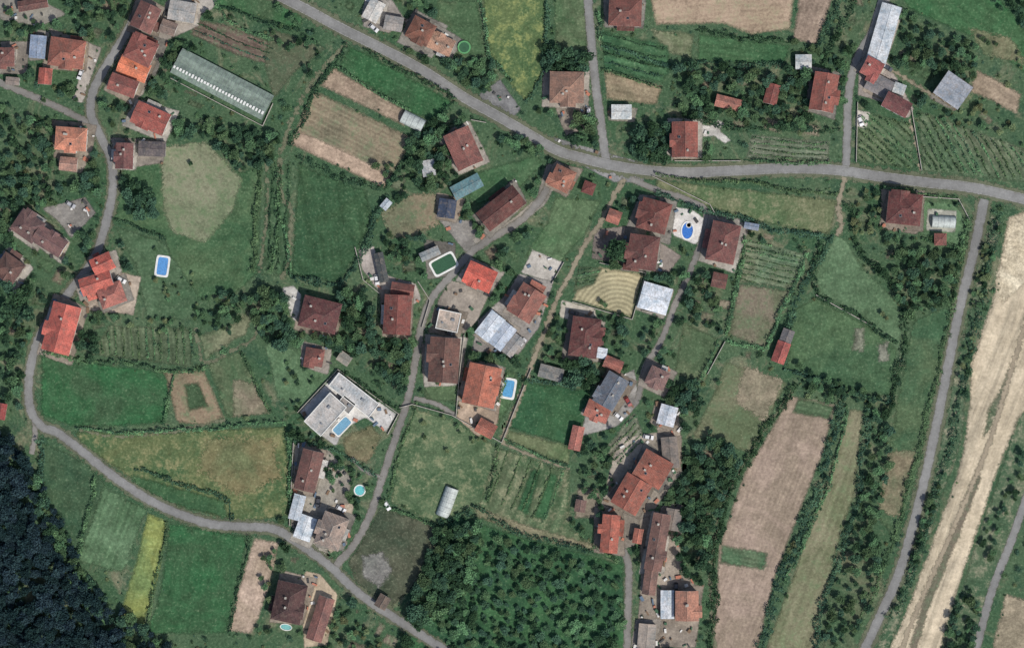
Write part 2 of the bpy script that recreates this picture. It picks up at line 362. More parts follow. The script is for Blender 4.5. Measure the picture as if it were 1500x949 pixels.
F('meadow',[(810,-20),(860,-20),(862,80),(812,95)],(66,96,62),(92,106,76))
F('ploughed_field',[(948,-20),(1166,-20),(1158,44),(1100,52),(1060,36),(960,38)],(176,152,128),(156,136,112),stripe=(2,-5,.1),weeds=(128,124,96),wob=7)
F('ploughed_field',[(1172,-20),(1228,-20),(1196,68),(1160,58)],(156,136,118),(140,122,106),stripe=(2,-70,.12),wob=6)
F('fallow_field',[(950,42),(1018,48),(1012,88),(976,78)],(124,124,98),(98,110,78))
F('grass_field',[(1022,48),(1160,66),(1150,96),(1020,92)],(50,92,58),(64,100,64),stripe=(3,8,.15),wob=6)
F('striped_crop',[(878,42),(980,66),(984,100),(972,124),(884,106)],(50,90,60),(68,104,68),stripe=(3.6,12,.35),wob=6)
F('ploughed_strip',[(884,102),(972,126),(962,156),(888,146)],(150,132,106),(126,118,92),stripe=(2,12,.15),wob=7)
F('green_crop_field',[(1312,-20),(1450,-20),(1510,50),(1510,116),(1432,60),(1330,15)],(50,100,60),(62,98,62),stripe=(3.2,35,.1),wob=6)
F('tilled_plot',[(1416,38),(1482,56),(1508,98),(1440,82)],(118,114,86),(94,108,76),wob=16)
F('ploughed_field',[(1432,100),(1498,138),(1490,168),(1418,134)],(156,138,116),(138,122,102),stripe=(2,30,.12),wob=8)
F('orchard_ground',[(1342,160),(1510,220),(1510,270),(1350,252)],(76,100,72),(98,110,84),stripe=(2.4,58,.25))
F('orchard_ground',[(1256,160),(1336,180),(1340,250),(1254,238)],(72,98,68),(92,108,78),stripe=(2.4,40,.3))
F('tilled_plot',[(1100,196),(1216,206),(1216,236),(1092,232)],(116,120,102),(92,106,84),stripe=(2,5,.3))
F('lawn',[(812,288),(884,292),(858,345),(820,388),(765,378),(800,325)],(66,100,64),(86,110,76),stripe=(2.5,-60,.12),wob=5)
F('lawn',[(700,250),(790,224),(798,240),(752,290),(700,300),(682,290)],(58,96,62),(74,104,70),wob=6)
F('raked_garden',[(880,390),(944,400),(926,466),(838,440),(850,400)],(180,168,130),(158,150,116),wob=5,fine=.7,rings=(905,470))
F('vegetable_plot',[(846,388),(884,392),(872,418),(838,430)],(68,92,66),(104,114,84),stripe=(1.8,-15,.4),wob=5)
F('lawn',[(385,500),(440,510),(500,540),(450,605),(405,585)],(86,116,82),(76,106,72),wob=7)
F('lawn',[(165,328),(240,352),(292,432),(290,470),(215,470),(196,390)],(78,104,74),(62,92,62),wob=8)
F('vegetable_plot',[(160,475),(286,480),(282,540),(130,520)],(72,90,64),(94,108,80),stripe=(2.5,85,.4))
F('bare_patch',[(290,490),(350,470),(372,432),(378,450),(360,490),(300,528)],(114,118,90),(90,106,76),wob=10)
F('bare_earth',[(555,312),(600,282),(640,282),(645,330),(600,352),(570,350)],(138,124,100),(106,110,84),weeds=(72,94,64),wob=22)
F('lawn',[(1346,292),(1400,295),(1416,322),(1406,362),(1345,346)],(90,122,84),(80,110,76),wob=4)
F('meadow',[(1000,468),(1062,500),(1032,562),(985,550)],(104,112,82),(74,96,66),wob=8)
F('lawn',[(500,640),(545,620),(560,640),(540,680),(505,670)],(122,112,84),(98,102,72),wob=10)
F('ploughed_strip',[(1472,868),(1520,880),(1520,965),(1448,965)],(158,144,120),(134,124,102),wob=8)
F('lawn',[(740,540),(758,545),(752,590),(730,625),(722,600)],(80,112,74),wob=4)
F('meadow',[(620,560),(672,560),(672,590),(620,588)],(84,108,74),wob=5)
F('vegetable_plot',[(845,712),(880,715),(878,760),(840,760)],(114,110,94),(130,120,104),wob=8)
F('garden_ground',[(884,660),(930,600),(950,650),(910,690)],(82,96,76),(118,118,100),stripe=(2,-50,.4))
F('meadow',[(640,0),(700,0),(715,80),(680,95),(640,60)],(68,96,64),(92,108,76))
F('grassland',[(1450,305),(1470,330),(1420,520),(1412,640),(1330,880),(1305,950),(1275,965),(1300,905),(1360,720),(1400,530),(1440,370)],(64,94,66),(82,104,78),weeds=(124,120,98),wob=6)
F('grassland',[(1520,560),(1520,700),(1480,790),(1430,965),(1375,965),(1430,790),(1490,610)],(66,96,68),(86,106,78),weeds=(120,118,96),wob=6)
F('construction_earthworks',[(1476,318),(1520,300),(1520,585),(1494,612),(1462,690),(1432,780),(1402,870),(1374,965),(1296,965),(1332,880),(1362,800),(1392,720),(1410,660),(1418,600),(1420,535),(1452,440),(1464,380)],(200,184,156),(180,165,138),wob=9,fine=.7,streak=-21)
F('earth_spoil',[(1478,318),(1520,302),(1520,400),(1466,452),(1458,410)],(208,196,168),(180,166,138),wob=12,fine=1.4)
F('grass_strip',[(1482,520),(1468,560),(1445,600),(1438,645),(1452,630),(1476,580)],(104,108,88),(82,98,72),wob=12,weeds=(150,140,118))
F('muddy_rut',[(1432,680),(1440,700),(1405,790),(1362,890),(1342,965),(1326,965),(1350,880),(1385,800),(1412,730)],(118,108,92),(100,102,82),wob=12,weeds=(84,96,72),streak=-22)
# yards
Y=yard
Y([(60,305),(125,288),(142,312),(104,350),(85,325)],(138,134,128))
Y([(150,392),(208,405),(196,462),(126,455),(120,430)],(182,166,148))
Y([(68,38),(150,70),(122,152),(105,148),(120,100),(78,60)],(164,156,146))
Y([(230,15),(300,10),(290,40),(245,60),(228,90),(210,140),(190,150)],(156,148,138))
Y([(412,420),(430,418),(442,430),(440,455),(462,480),(495,486),(488,494),(450,488),(426,465)],(200,197,190))
Y([(524,365),(548,360),(560,400),(610,415),(618,440),(560,470),(556,430),(530,395)],(178,168,160))
Y([(438,602),(495,543),(532,572),(582,606),(566,634),(535,612),(505,628),(492,654),(455,628)],(204,202,198))
Y([(780,365),(826,384),(808,414),(762,400)],(186,180,170))
Y([(660,410),(720,425),(700,470),(680,490),(640,480),(640,440)],(152,142,130))
Y([(760,400),(812,412),(790,480),(760,520),(690,515),(700,470),(740,430)],(162,156,150))
Y([(822,438),(872,452),(876,470),(852,476),(818,464)],(206,197,180))
Y([(675,560),(690,535),(740,545),(730,620),(700,640),(668,612)],(184,162,140))
Y([(982,302),(1012,306),(1040,325),(1020,360),(985,345)],(204,200,194))
Y([(870,335),(920,330),(960,350),(1000,375),(980,400),(900,385),(866,380)],(132,122,114))
Y([(1022,182),(1040,184),(1052,176),(1062,180),(1056,192),(1072,206),(1062,212),(1046,200),(1030,202)],(208,204,196))
Y([(700,138),(733,116),(764,160),(748,178),(712,160)],(128,128,128),'asphalt_lot')
Y([(798,196),(850,212),(876,220),(935,236),(945,268),(900,268),(850,242)],(132,132,131),'road_junction')
Y([(640,320),(690,322),(705,350),(690,380),(665,350)],(134,130,124))
Y([(886,560),(930,540),(938,590),(905,625),(850,640),(858,600)],(154,151,146))
Y([(905,640),(985,630),(1000,690),(950,760),(930,800),(890,810),(880,740)],(162,152,138))
Y([(960,610),(995,600),(1000,680),(970,690)],(150,138,124))
Y([(935,760),(990,740),(1000,830),(1030,870),(1020,949),(930,949),(938,850)],(154,142,128))
Y([(430,650),(480,655),(515,700),(505,800),(470,815),(425,770)],(152,146,134))
Y([(478,740),(520,735),(508,800),(480,812)],(194,178,156))
Y([(446,835),(470,840),(495,870),(480,945),(445,949),(440,880)],(198,178,150))
Y([(985,180),(1025,180),(1025,235),(985,235)],(152,138,124))
Y([(1258,85),(1300,90),(1340,160),(1330,175),(1290,150),(1256,140)],(160,150,142))
Y([(1255,160),(1275,165),(1270,190),(1252,185)],(190,184,174))
Y([(1290,275),(1350,285),(1345,345),(1290,335)],(152,140,126))
Y([(1358,305),(1402,308),(1400,342),(1356,338)],(168,168,154))
Y([(805,105),(860,105),(858,190),(828,200),(810,150)],(144,134,122))
Y([(590,25),(665,50),(665,90),(600,65)],(148,136,124))
Y([(540,0),(575,0),(595,30),(570,50),(530,40)],(162,154,146))
Y([(160,200),(245,205),(240,240),(205,245),(170,245)],(138,130,120))
Y([(80,185),(140,188),(135,225),(120,255),(85,250)],(150,140,126))
Y([(890,155),(935,158),(930,180),(890,178)],(152,148,134))
Y([(620,350),(668,355),(668,405),(625,410)],(120,116,108))
Y([(800,240),(830,240),(800,300),(760,330),(700,365),(690,350),(750,320),(785,290)],(148,142,132))
Y([(615,500),(632,505),(680,490),(680,560),(620,565)],(142,132,122))
Y([(0,60),(45,60),(40,110),(0,110)],(142,134,124))
Y([(-20,-10),(40,-10),(100,20),(60,40),(0,30)],(140,136,126))
Y([(270,-10),(320,-5),(312,14),(292,24),(262,12)],(168,162,152))
# ---------------------------------------------------------------- roads
def road_mat(name,c,wob=2.2,wear=True,hw=9):
    t=NT(name); v=t.coords(5); e=t.attr('edge').outputs['Fac']
    n1=t.noise(v,.06,4,.6); n2=t.noise(v,.45,4,.7); n3=t.noise(v,2,2,.7)
    c0=t.mix(t.rng(n1,.35,.65,0,1),lin(c),lin(sc(c,.86)))
    g=t.math('MULTIPLY',t.rng(n2,.3,.7,.86,1.12),t.rng(n3,.3,.7,.9,1.1))
    if wear:
        g=t.math('MULTIPLY',g,t.math('ADD',1.0,t.math('MULTIPLY',t.math('SINE',t.math('MULTIPLY',e,6.283/hw)),-.05)))
        c0=t.mix(t.rng(t.math('ADD',e,t.math('MULTIPLY',t.math('SUBTRACT',n2,.5),9)),0,2.6,.75,0),c0,lin((118,116,94)))
    c0=t.mix(1.0,c0,t.gray(g),'MULTIPLY')
    a=t.math('MULTIPLY',t.math('ADD',e,t.math('MULTIPLY',t.math('SUBTRACT',n2,.5),wob*2.4)),.45,clamp=True)
    t.bsdf(c0,.9,.12,t.bump(n3,.2,.02),a); return t.m
AS=road_mat('asphalt',(136,136,134)); AS2=road_mat('asphalt_lane',(134,131,126),3); DT=road_mat('dirt_path',(146,136,114),7); SD=road_mat('sandy_track',(166,152,128),8)
FT=road_mat('grass_track',(112,116,90),9); VG=road_mat('verge',(102,108,84),9,False)
MAIN=[(380,-25),(405,-8),(450,15),(500,42),(560,72),(620,104),(680,143),(730,171),(775,197),(815,220),(850,231),(900,243),(950,250),(1010,253),(1080,250),(1150,247),(1220,249),(1290,259),(1360,268),(1430,276),(1530,299)]
LEFT=[(225,-30),(210,-5),(190,40),(160,90),(138,130),(133,165),(147,200),(163,235),(165,280),(153,335),(137,380),(104,425),(70,470),(50,515),(42,560),(45,600),(62,625),(85,634),(122,662),(170,700),(230,738),(300,765),(355,771),(400,774),(432,792),(480,826),(530,872),(590,912),(680,970)]
RIGHT=[(1442,292),(1426,370),(1406,450),(1390,530),(1372,620),(1350,720),(1320,830),(1290,900),(1255,975)]
ROADS=[('road_verge',MAIN,27,VG),('road_verge',LEFT,22,VG),('road_verge',RIGHT,25,VG),
('footpath',[(508,62),(480,92),(452,130),(424,185),(411,235),(413,285),(426,310),(424,370),(412,410)],7,FT),
('grass_track',[(390,240),(392,300),(386,360),(380,400)],5,FT),
('dirt_path',[(1238,260),(1228,300),(1232,330),(1225,345)],9,DT),
('dirt_path',[(1050,965),(1040,860),(1044,800),(1058,740),(1088,680),(1128,620),(1160,572)],5,FT),
('dirt_path',[(110,628),(180,640),(260,630),(330,615)],4,FT),
('farm_lane',[(1264,92),(1300,100),(1350,130),(1400,160)],7,DT),
('garden_path',[(1332,175),(1342,215),(1348,252)],4,SD),
('dirt_path',[(286,480),(300,530),(345,510),(375,490),(380,440)],5,FT),
('footpath',[(735,648),(790,672),(835,686)],5,DT),
('country_lane',[(918,965),(920,890),(920,825),(905,795)],13,AS2),
('country_lane',[(45,600),(52,630),(46,665)],10,AS2),
('country_lane',[(-30,112),(0,122),(45,140),(90,160),(140,185)],12,AS2),
('country_lane',[(606,583),(640,592),(668,608)],9,AS2),
('country_lane',[(915,262),(898,290),(880,325),(856,360),(836,400),(815,440),(797,488),(780,530),(762,580),(735,645)],9,DT),
('country_lane',[(925,262),(960,278),(1005,292),(1034,310),(1030,345),(1012,395),(988,448),(968,500),(944,540),(935,585)],11,AS2),
('country_lane',[(488,832),(518,798),(543,752),(560,700),(578,645),(598,582),(608,530),(618,475),(634,435),(664,400),(688,372),(718,350),(760,325),(792,292),(808,262),(820,238)],13,AS2),
('country_lane',[(560,700),(535,690),(515,670)],7,AS2),
('country_road',[(1520,680),(1482,790),(1452,868),(1425,970)],14,AS),
('country_road',RIGHT,16,AS),
('country_road',[(1306,-20),(1280,42),(1254,90),(1243,140),(1241,200),(1239,246)],14,AS),
('country_road',[(860,-20),(866,60),(872,120),(880,180),(888,238)],15,AS),
('country_road',LEFT,15,AS),('main_road',MAIN,17,AS),
('sandy_track',[(1508,455),(1476,560),(1452,640),(1420,720),(1385,800),(1345,890),(1312,970)],9,SD)]
for r in ROADS: ribbon(*r,hardm=(r[0] not in('road_verge','grass_track')))
MK=NT('road_paint'); MK.bsdf(lin((178,178,174)),.7,.2); MK=MK.m
def marking(P,off,w):
    A=np.array(smooth(P,10)); T=np.gradient(A,axis=0); T/=np.linalg.norm(T,axis=1)[:,None]; N=np.stack([-T[:,1],T[:,0]],1)
    V=[];F=[]
    for i in range(len(A)-1):
        b=len(V)
        for p,nn,s in ((A[i],N[i],-1),(A[i+1],N[i+1],-1),(A[i+1],N[i+1],1),(A[i],N[i],1)):
            q_=p+nn*(off+s*w/2); x,y=W(*q_); V.append((x,y,0.14))
        F.append([b,b+1,b+2,b+3])
    me=fast_mesh('road_marking',V,F,[MK]); link(bpy.data.objects.new('road_marking',me))
marking(MAIN,-6.9,.3);marking(MAIN,6.9,.3)
# ---------------------------------------------------------------- buildings
class MB:
    def __init__(s): s.v=[];s.f=[];s.m=[];s.uv=[]
    def face(s,pts,mi=0,uv=None):
        b=len(s.v); s.v+= [tuple(p) for p in pts]; s.f.append(list(range(b,b+len(pts)))); s.m.append(mi); s.uv.append(uv or [(0,0)]*len(pts))
    def box(s,c,d,mi=0,rot=0):
        x,y,z=c;a,b,h=d[0]/2,d[1]/2,d[2]/2; cr,sr=math.cos(rot),math.sin(rot)
        P=[(x+i*a*cr-j*b*sr,y+i*a*sr+j*b*cr,z+k*h) for k in(-1,1) for i,j in((-1,-1),(1,-1),(1,1),(-1,1))]
        for f in ((3,2,1,0),(4,5,6,7),(0,1,5,4),(1,2,6,5),(2,3,7,6),(3,0,4,7)): s.face([P[i] for i in f],mi)
    def bar(s,p,q,w,h,mi=0):
        p=Vector(p);q=Vector(q);d=(q-p).normalized();a=d.cross(Vector((0,0,1)))
        if a.length<1e-3: a=Vector((1,0,0))
        a=a.normalized()*w/2;u=Vector((0,0,h))
        P=[p-a,p+a,p+u*1.0,q-a,q+a,q+u*1.0]
        s.face([P[0],P[2],P[5],P[3]],mi); s.face([P[2],P[1],P[4],P[5]],mi); s.face([P[0],P[1],P[2]],mi); s.face([P[3],P[5],P[4]],mi)
    def obj(s,name,mats,parent,smooth=False):
        me=bpy.data.meshes.new(name); me.from_pydata(s.v,[],s.f)
        for m in mats: me.materials.append(m)
        me.polygons.foreach_set('material_index',s.m)
        uvl=me.uv_layers.new(name='UVMap'); flat=[c for u in s.uv for p in u for c in p]; uvl.data.foreach_set('uv',flat)
        me.update(); o=bpy.data.objects.new(name,me); return link(o,parent)
def roofface(mb,pts,mi=0):
    a=Vector(pts[0]);b=Vector(pts[1]);u=(b-a).normalized()
    nrm=u.cross(Vector(pts[2])-a).normalized(); v=nrm.cross(u)
    mb.face(pts,mi,[((Vector(p)-a).dot(u),(Vector(p)-a).dot(v)) for p in pts])
def pitched(mb,L,Wd,z,pitch,hip,cx=0,cy=0,e=.5,ridge=1):
    l=L/2+e;w=Wd/2+e;h=w*math.tan(math.radians(pitch)); th=.18
    rl=max(l-w*.9,0.3) if hip else l
    A=[(cx-l,cy-w,z),(cx+l,cy-w,z),(cx+l,cy+w,z),(cx-l,cy+w,z)]; R=[(cx-rl,cy,z+h),(cx+rl,cy,z+h)]
    roofface(mb,[A[0],A[1],R[1],R[0]]); roofface(mb,[A[2],A[3],R[0],R[1]])
    if hip: roofface(mb,[A[1],A[2],R[1]]); roofface(mb,[A[3],A[0],R[0]])
    else: roofface(mb,[A[1],A[2],R[1]],2); roofface(mb,[A[3],A[0],R[0]],2)
    B=[(p[0],p[1],z-th) for p in A]
    for i in range(4): j=(i+1)%4; mb.face([B[i],B[j],A[j],A[i]],2)
    mb.face(B[::-1],2)
    if ridge:
        mb.bar(R[0],R[1],.42,.14,1)
        if hip:
            for a,b in ((0,0),(3,0),(1,1),(2,1)): mb.bar(A[a],R[b],.34,.12,1)
    return h
def openings(mw,md,L,Wd,floors,cx=0,cy=0,seed=0):
    for side in range(4):
        ln=L if side%2==0 else Wd; n=max(1,int(ln/3.2))
        for fl in range(floors):
            for i in range(n):
                p=-ln/2+(i+.5)*ln/n; z=fl*2.9+1.6
                door=(side==0 and fl==0 and i==n//2)
                for (wd,ht,pr,mi) in (((1.1,2.2,.06,0),(.9,2.0,.09,1)) if door else ((1.25,1.35,.06,0),(1.0,1.1,.09,1))):
                    zz=ht/2+.03 if door else z; m=md if door else mw
                    if side==0: m.box((cx+p,cy-Wd/2-pr/2,zz),(wd,pr,ht),mi)
                    elif side==2: m.box((cx+p,cy+Wd/2+pr/2,zz),(wd,pr,ht),mi)
                    elif side==1: m.box((cx+L/2+pr/2,cy+p,zz),(pr,wd,ht),mi)
                    else: m.box((cx-L/2-pr/2,cy+p,zz),(pr,wd,ht),mi)
hid=0
def rectpoly(cx,cy,w,h,ang,pad=0):
    a=math.radians(ang);c,s=math.cos(a),math.sin(a);w=w/2+pad;h=h/2+pad
    return [(cx+x*c-y*s,cy+x*s+y*c) for x,y in ((-w,-h),(w,-h),(w,h),(-w,h))]
def house(cx,cy,w,h,ang,c,kind='hip',floors=2,name=None,apron=True):
    global hid; hid+=1; rr=random.Random(hid)
    if h>w: w,h=h,w; ang+=90
    P=rectpoly(cx,cy,w,h,ang); stamp(P,2,[hard,soft])
    X,Yy=W(cx,cy); L=w*S-1.0*(kind in('hip','gable'));D=h*S-1.0*(kind in('hip','gable')); L=max(L,1.5);D=max(D,1.5)
    H=floors*2.9+.1
    big=min(L,D)>6
    name=name or ('tiled_roof_house' if (kind in('hip','gable') and big) else 'tiled_shed' if kind in('hip','gable') else 'metal_roof_shed' if kind=='metal' else 'flat_roof_house')
    E=empty(name,(X,Yy,0),-math.radians(ang))
    wm=M['wall'][rr.randrange(4)]
    mb=MB(); mb.box((0,0,H/2),(L,D,H)); mb.obj('walls',[wm],E)
    mw=MB();md=MB(); openings(mw,md,L,D,floors,seed=hid)
    mw.obj('windows',[M['frame'],M['glass']],E); md.obj('door',[M['frame'],M['door']],E)
    if kind in('hip','gable'):
        rm=get_roof(c,'tile'); rc=get_roof(sc((c[0]*1.04,c[1]*1.08,c[2]*1.1),1.02),'tile')
        mb=MB(); pit=rr.uniform(19,27); rh=pitched(mb,L,D,H,pit,kind=='hip')
        if big and rr.random()<.75:
            s=rr.choice((-1,1)); wl=D*rr.uniform(.45,.6); px=rr.uniform(-.25,.25)*L
            l2=D*.5+rr.uniform(.6,1.8); hh=(wl/2+.4)*math.tan(math.radians(pit))
            y1=s*l2+s*.4; z=H+.03; a=wl/2+.4
            A1=(px-a,y1,z);A2=(px+a,y1,z);B1=(px-a,0,z);B2=(px+a,0,z);R1=(px,y1,z+hh);R0=(px,0,z+hh)
            if s>0: roofface(mb,[B1,A1,R1,R0][::-1]); roofface(mb,[A2,B2,R0,R1][::-1]); 
            else: roofface(mb,[A1,B1,R0,R1][::-1]); roofface(mb,[B2,A2,R1,R0][::-1])
            mb.face([A1,A2,R1] if s<0 else [A2,A1,R1],2); mb.bar(R0,R1,.4,.13,1)
            w2=MB(); yy=s*(D/2+(l2-D/2)/2); w2.box((px,yy,H/2),(wl,l2-D/2,H-.05)); w2.obj('wing_walls',[wm],E)
        if big:
            for k in range(rr.choice((1,2))):
                px=rr.uniform(-.35,.35)*L; py=rr.uniform(-.25,.25)*D
                zc=H+rh*(1-abs(py)/(D/2+.5)); 
                ch=MB(); ch.box((px,py,zc),(.7,.6,1.8)); ch.box((px,py,zc+.98),(.95,.85,.14),1); ch.obj('chimney',[M['wall'][1],M['concrete']],E)
            if rr.random()<.5: 
                sl=MB(); px=rr.uniform(-.3,.3)*L; py=rr.choice((-1,1))*D*.25; zc=H+rh*(1-abs(py)/(D/2+.5)); sl.box((px,py,zc+.1),(1.0,1.0,.3),0); sl.box((px,py,zc+.27),(.8,.8,.06),1); sl.obj('skylight',[M['metal'],M['glass']],E)
            if rr.random()<.6:
                s=rr.choice((-1,1)); pl=L*rr.uniform(.35,.6); pd=rr.uniform(1.6,2.8); px=rr.uniform(-.2,.2)*L; y0=s*(D/2+.02);y1=s*(D/2+pd)
                pp=MB(); q_=[(px-pl/2,y0,2.9),(px+pl/2,y0,2.9),(px+pl/2,y1,2.45),(px-pl/2,y1,2.45)]
                if s>0: roofface(pp,q_)
                else: roofface(pp,q_[::-1])
                q2=[(a_,b_,c_-.15) for a_,b_,c_ in q_]; roofface(pp,q2[::-1] if s>0 else q2)
                for sx in (-1,1): pp.box((px+sx*(pl/2-.2),y1-s*.2,1.2),(.2,.2,2.4),1)
                pp.obj('porch',[get_roof(rr.choice((sc(c,.85),sc(c,1.12),(176,168,158),(196,190,182))),'tile'),M['white']],E)
        mb.obj('roof',[rm,rc,M['wall'][1]],E)
    elif kind=='metal':
        mb=MB(); pitched(mb,L,D,H,8,False,e=.25,ridge=1); rm=get_roof(c,'metal'); mb.obj('roof',[rm,rm,M['metal']],E)
    elif kind=='flat':
        mb=MB(); roofface(mb,[(-L/2,-D/2,H+.1),(L/2,-D/2,H+.1),(L/2,D/2,H+.1),(-L/2,D/2,H+.1)])
        for a_,b_,p,q_ in ((0,-D/2,L+.3,.3),(0,D/2,L+.3,.3)): mb.box((a_,b_,H+.1),(p,q_,.6),1)
        for a_ in (-L/2,L/2): mb.box((a_,0,H+.1),(.3,D-.3,.594),1)
        mb.box((L*.2,D*.1,H+.45),(1.4,1.0,.7),2); mb.box((-L*.25,-D*.15,H+.35),(.8,.8,.5),2)
        mb.obj('roof',[get_roof(c,'metal'),M['white'],M['metal']],E)
    if apron and big:
        Pp=rectpoly(cx,cy,w,h,ang,rr.uniform(4,9)); Pp=[(x+rr.uniform(-6,6),y+rr.uniform(-6,6)) for x,y in Pp]
        yard(Pp,rr.choice(((158,150,140),(150,138,124),(172,166,156),(134,130,122))),'house_apron')
HS=[(915,20,48,42,2,(136,84,74),'hip'),(617,48,36,34,28,(138,88,70),'hip'),(647,66,36,26,25,(188,140,112),'gable',1),
(548,17,30,22,-62,(205,198,188),'metal',1),(577,36,26,20,10,(160,150,142),'metal',1),(830,130,50,46,1,(158,118,98),'hip'),
(101,80,52,42,8,(168,100,82),'hip'),(57,70,22,32,5,(140,156,180),'metal',1),(11,86,28,28,0,(146,92,82),'hip'),(68,113,20,24,5,(190,96,80),'gable',1),
(216,28,34,40,25,(138,90,82),'gable'),(209,76,42,38,25,(150,86,76),'hip'),(197,102,46,28,22,(232,126,84),'gable',1),(183,127,42,26,20,(156,90,80),'gable'),(223,175,52,34,24,(170,88,76),'gable'),
(268,18,38,28,10,(176,168,160),'metal',1),(248,42,24,20,20,(150,124,110),'gable',1),(107,205,46,34,4,(212,132,100),'hip'),(102,241,26,20,5,(184,134,114),'gable',1),
(185,230,26,38,2,(128,82,78),'gable'),(224,219,38,20,2,(98,88,88),'metal',1),(44,332,40,36,35,(120,88,84),'hip'),(76,354,48,28,32,(130,94,90),'gable'),(17,393,36,34,35,(114,82,74),'hip'),
(153,387,32,26,-25,(210,98,80),'gable'),(144,415,48,26,-18,(210,102,84),'gable'),(166,432,38,32,-20,(178,106,92),'hip'),(93,481,42,72,15,(204,98,82),'gable'),
(470,461,56,46,14,(110,68,66),'hip'),(461,523,28,26,10,(144,88,78),'hip',1),(583,461,40,58,3,(134,76,68),'gable'),(590,425,34,20,8,(144,86,76),'gable',1),
(679,219,40,56,-24,(150,94,84),'gable'),(734,306,68,34,-38,(112,70,64),'gable'),(823,263,32,34,25,(168,108,86),'hip'),(862,276,18,18,20,(120,68,62),'hip',1),
(957,317,44,46,15,(128,76,68),'hip'),(899,318,20,20,20,(186,112,92),'gable',1),(941,370,44,50,8,(120,76,70),'hip'),(925,384,24,26,8,(130,82,74),'gable',1),
(1058,356,42,58,12,(130,82,76),'hip'),(1053,411,22,22,12,(122,80,72),'gable',1),(959,437,42,38,16,(218,222,228),'metal',1),(703,406,44,34,24,(220,96,76),'gable'),
(771,444,48,40,-58,(156,98,84),'gable'),(786,422,24,16,28,(190,112,90),'gable',1),(718,478,24,40,38,(206,212,220),'metal',1),(736,492,22,38,38,(180,190,204),'metal',1),(752,506,16,32,38,(160,152,146),'metal',1),
(657,470,32,28,12,(190,168,150),'flat',1),(651,527,44,66,4,(120,84,74),'gable'),(706,564,48,60,12,(190,108,82),'gable'),(712,627,28,22,28,(178,102,82),'gable',1),
(856,494,42,58,8,(116,70,66),'hip'),(898,533,28,18,22,(176,104,88),'gable',1),(881,517,14,14,10,(215,218,224),'metal',1),(894,572,34,50,30,(112,118,128),'gable'),
(875,602,36,26,22,(182,106,88),'gable',1),(844,641,18,36,12,(188,110,94),'gable',1),(962,553,30,28,25,(148,110,102),'hip'),(977,608,24,28,15,(206,208,214),'metal',1),
(955,686,46,44,30,(172,98,78),'gable'),(924,722,42,50,30,(166,94,76),'gable'),(893,780,26,56,5,(182,98,78),'gable'),(934,784,14,22,10,(192,110,88),'gable',1),
(981,662,22,44,-5,(124,110,100),'metal',1),(962,792,26,84,10,(130,94,84),'gable'),(952,850,20,40,8,(144,106,94),'gable',1),(1005,885,34,44,0,(182,124,100),'gable'),(977,884,18,40,0,(212,214,218),'metal',1),(947,930,24,34,5,(162,146,132),'metal',1),
(1002,206,38,52,0,(152,86,74),'gable'),(1066,152,38,18,14,(178,112,94),'gable',1),(1130,139,20,30,15,(150,82,72),'gable',1),(1205,137,36,56,10,(162,92,78),'gable'),
(1293,52,28,88,16,(200,204,208),'metal',1),(1275,102,28,28,28,(172,92,84),'gable'),(1287,126,36,26,28,(132,124,124),'metal',1),(1311,155,40,24,28,(128,78,76),'gable'),
(1393,134,42,38,35,(154,158,166),'metal',2),(1322,307,50,46,6,(118,70,66),'hip'),(1376,351,18,18,0,(144,86,76),'hip',1),(1143,516,20,32,20,(182,90,80),'gable',1),(1152,492,16,18,20,(106,100,100),'metal',1),
(454,688,32,60,14,(128,88,80),'gable'),(436,742,16,36,15,(180,188,196),'metal',1),(448,772,24,34,20,(216,220,224),'metal',1),(487,776,38,50,20,(162,140,126),'hip'),
(425,880,44,58,12,(92,66,64),'hip'),(470,905,24,66,18,(150,100,90),'gable',1),(655,306,24,26,8,(56,70,94),'metal',1),(684,274,44,20,-28,(88,132,138),'metal',1),
(505,525,18,14,35,(148,140,124),'metal',1),(910,165,28,20,0,(200,202,198),'metal',1),(1176,92,22,20,0,(196,196,192),'metal',1),(807,546,34,18,15,(128,124,118),'metal',1),
(50,8,44,16,-10,(128,86,78),'gable',1),(3,602,16,24,10,(150,68,64),'gable',1),(561,880,18,20,30,(118,100,88),'gable',1),(559,392,12,42,-12,(72,76,76),'metal',1),
(630,372,28,12,-24,(158,158,154),'metal',1),(628,247,18,22,-10,(180,180,178),'metal',1),(566,300,14,10,-50,(190,195,200),'metal',1),
(1100,332,20,8,10,(138,150,170),'metal',1),(985,760,22,30,10,(128,114,104),'metal',1),(850,740,16,18,10,(136,102,92),'gable',1),(1316,131,16,14,20,(196,196,192),'metal',1),(20,120,18,10,5,(138,122,112),'metal',1)]
for h_ in HS: house(*h_)
house(519,578,74,24,38,(196,192,188),'flat',1,'modern_villa',False)
house(478,606,56,32,-48,(182,176,170),'flat',2,'modern_villa',False)
house(508,592,22,18,38,(150,142,136),'flat',1,'villa_annex',False)
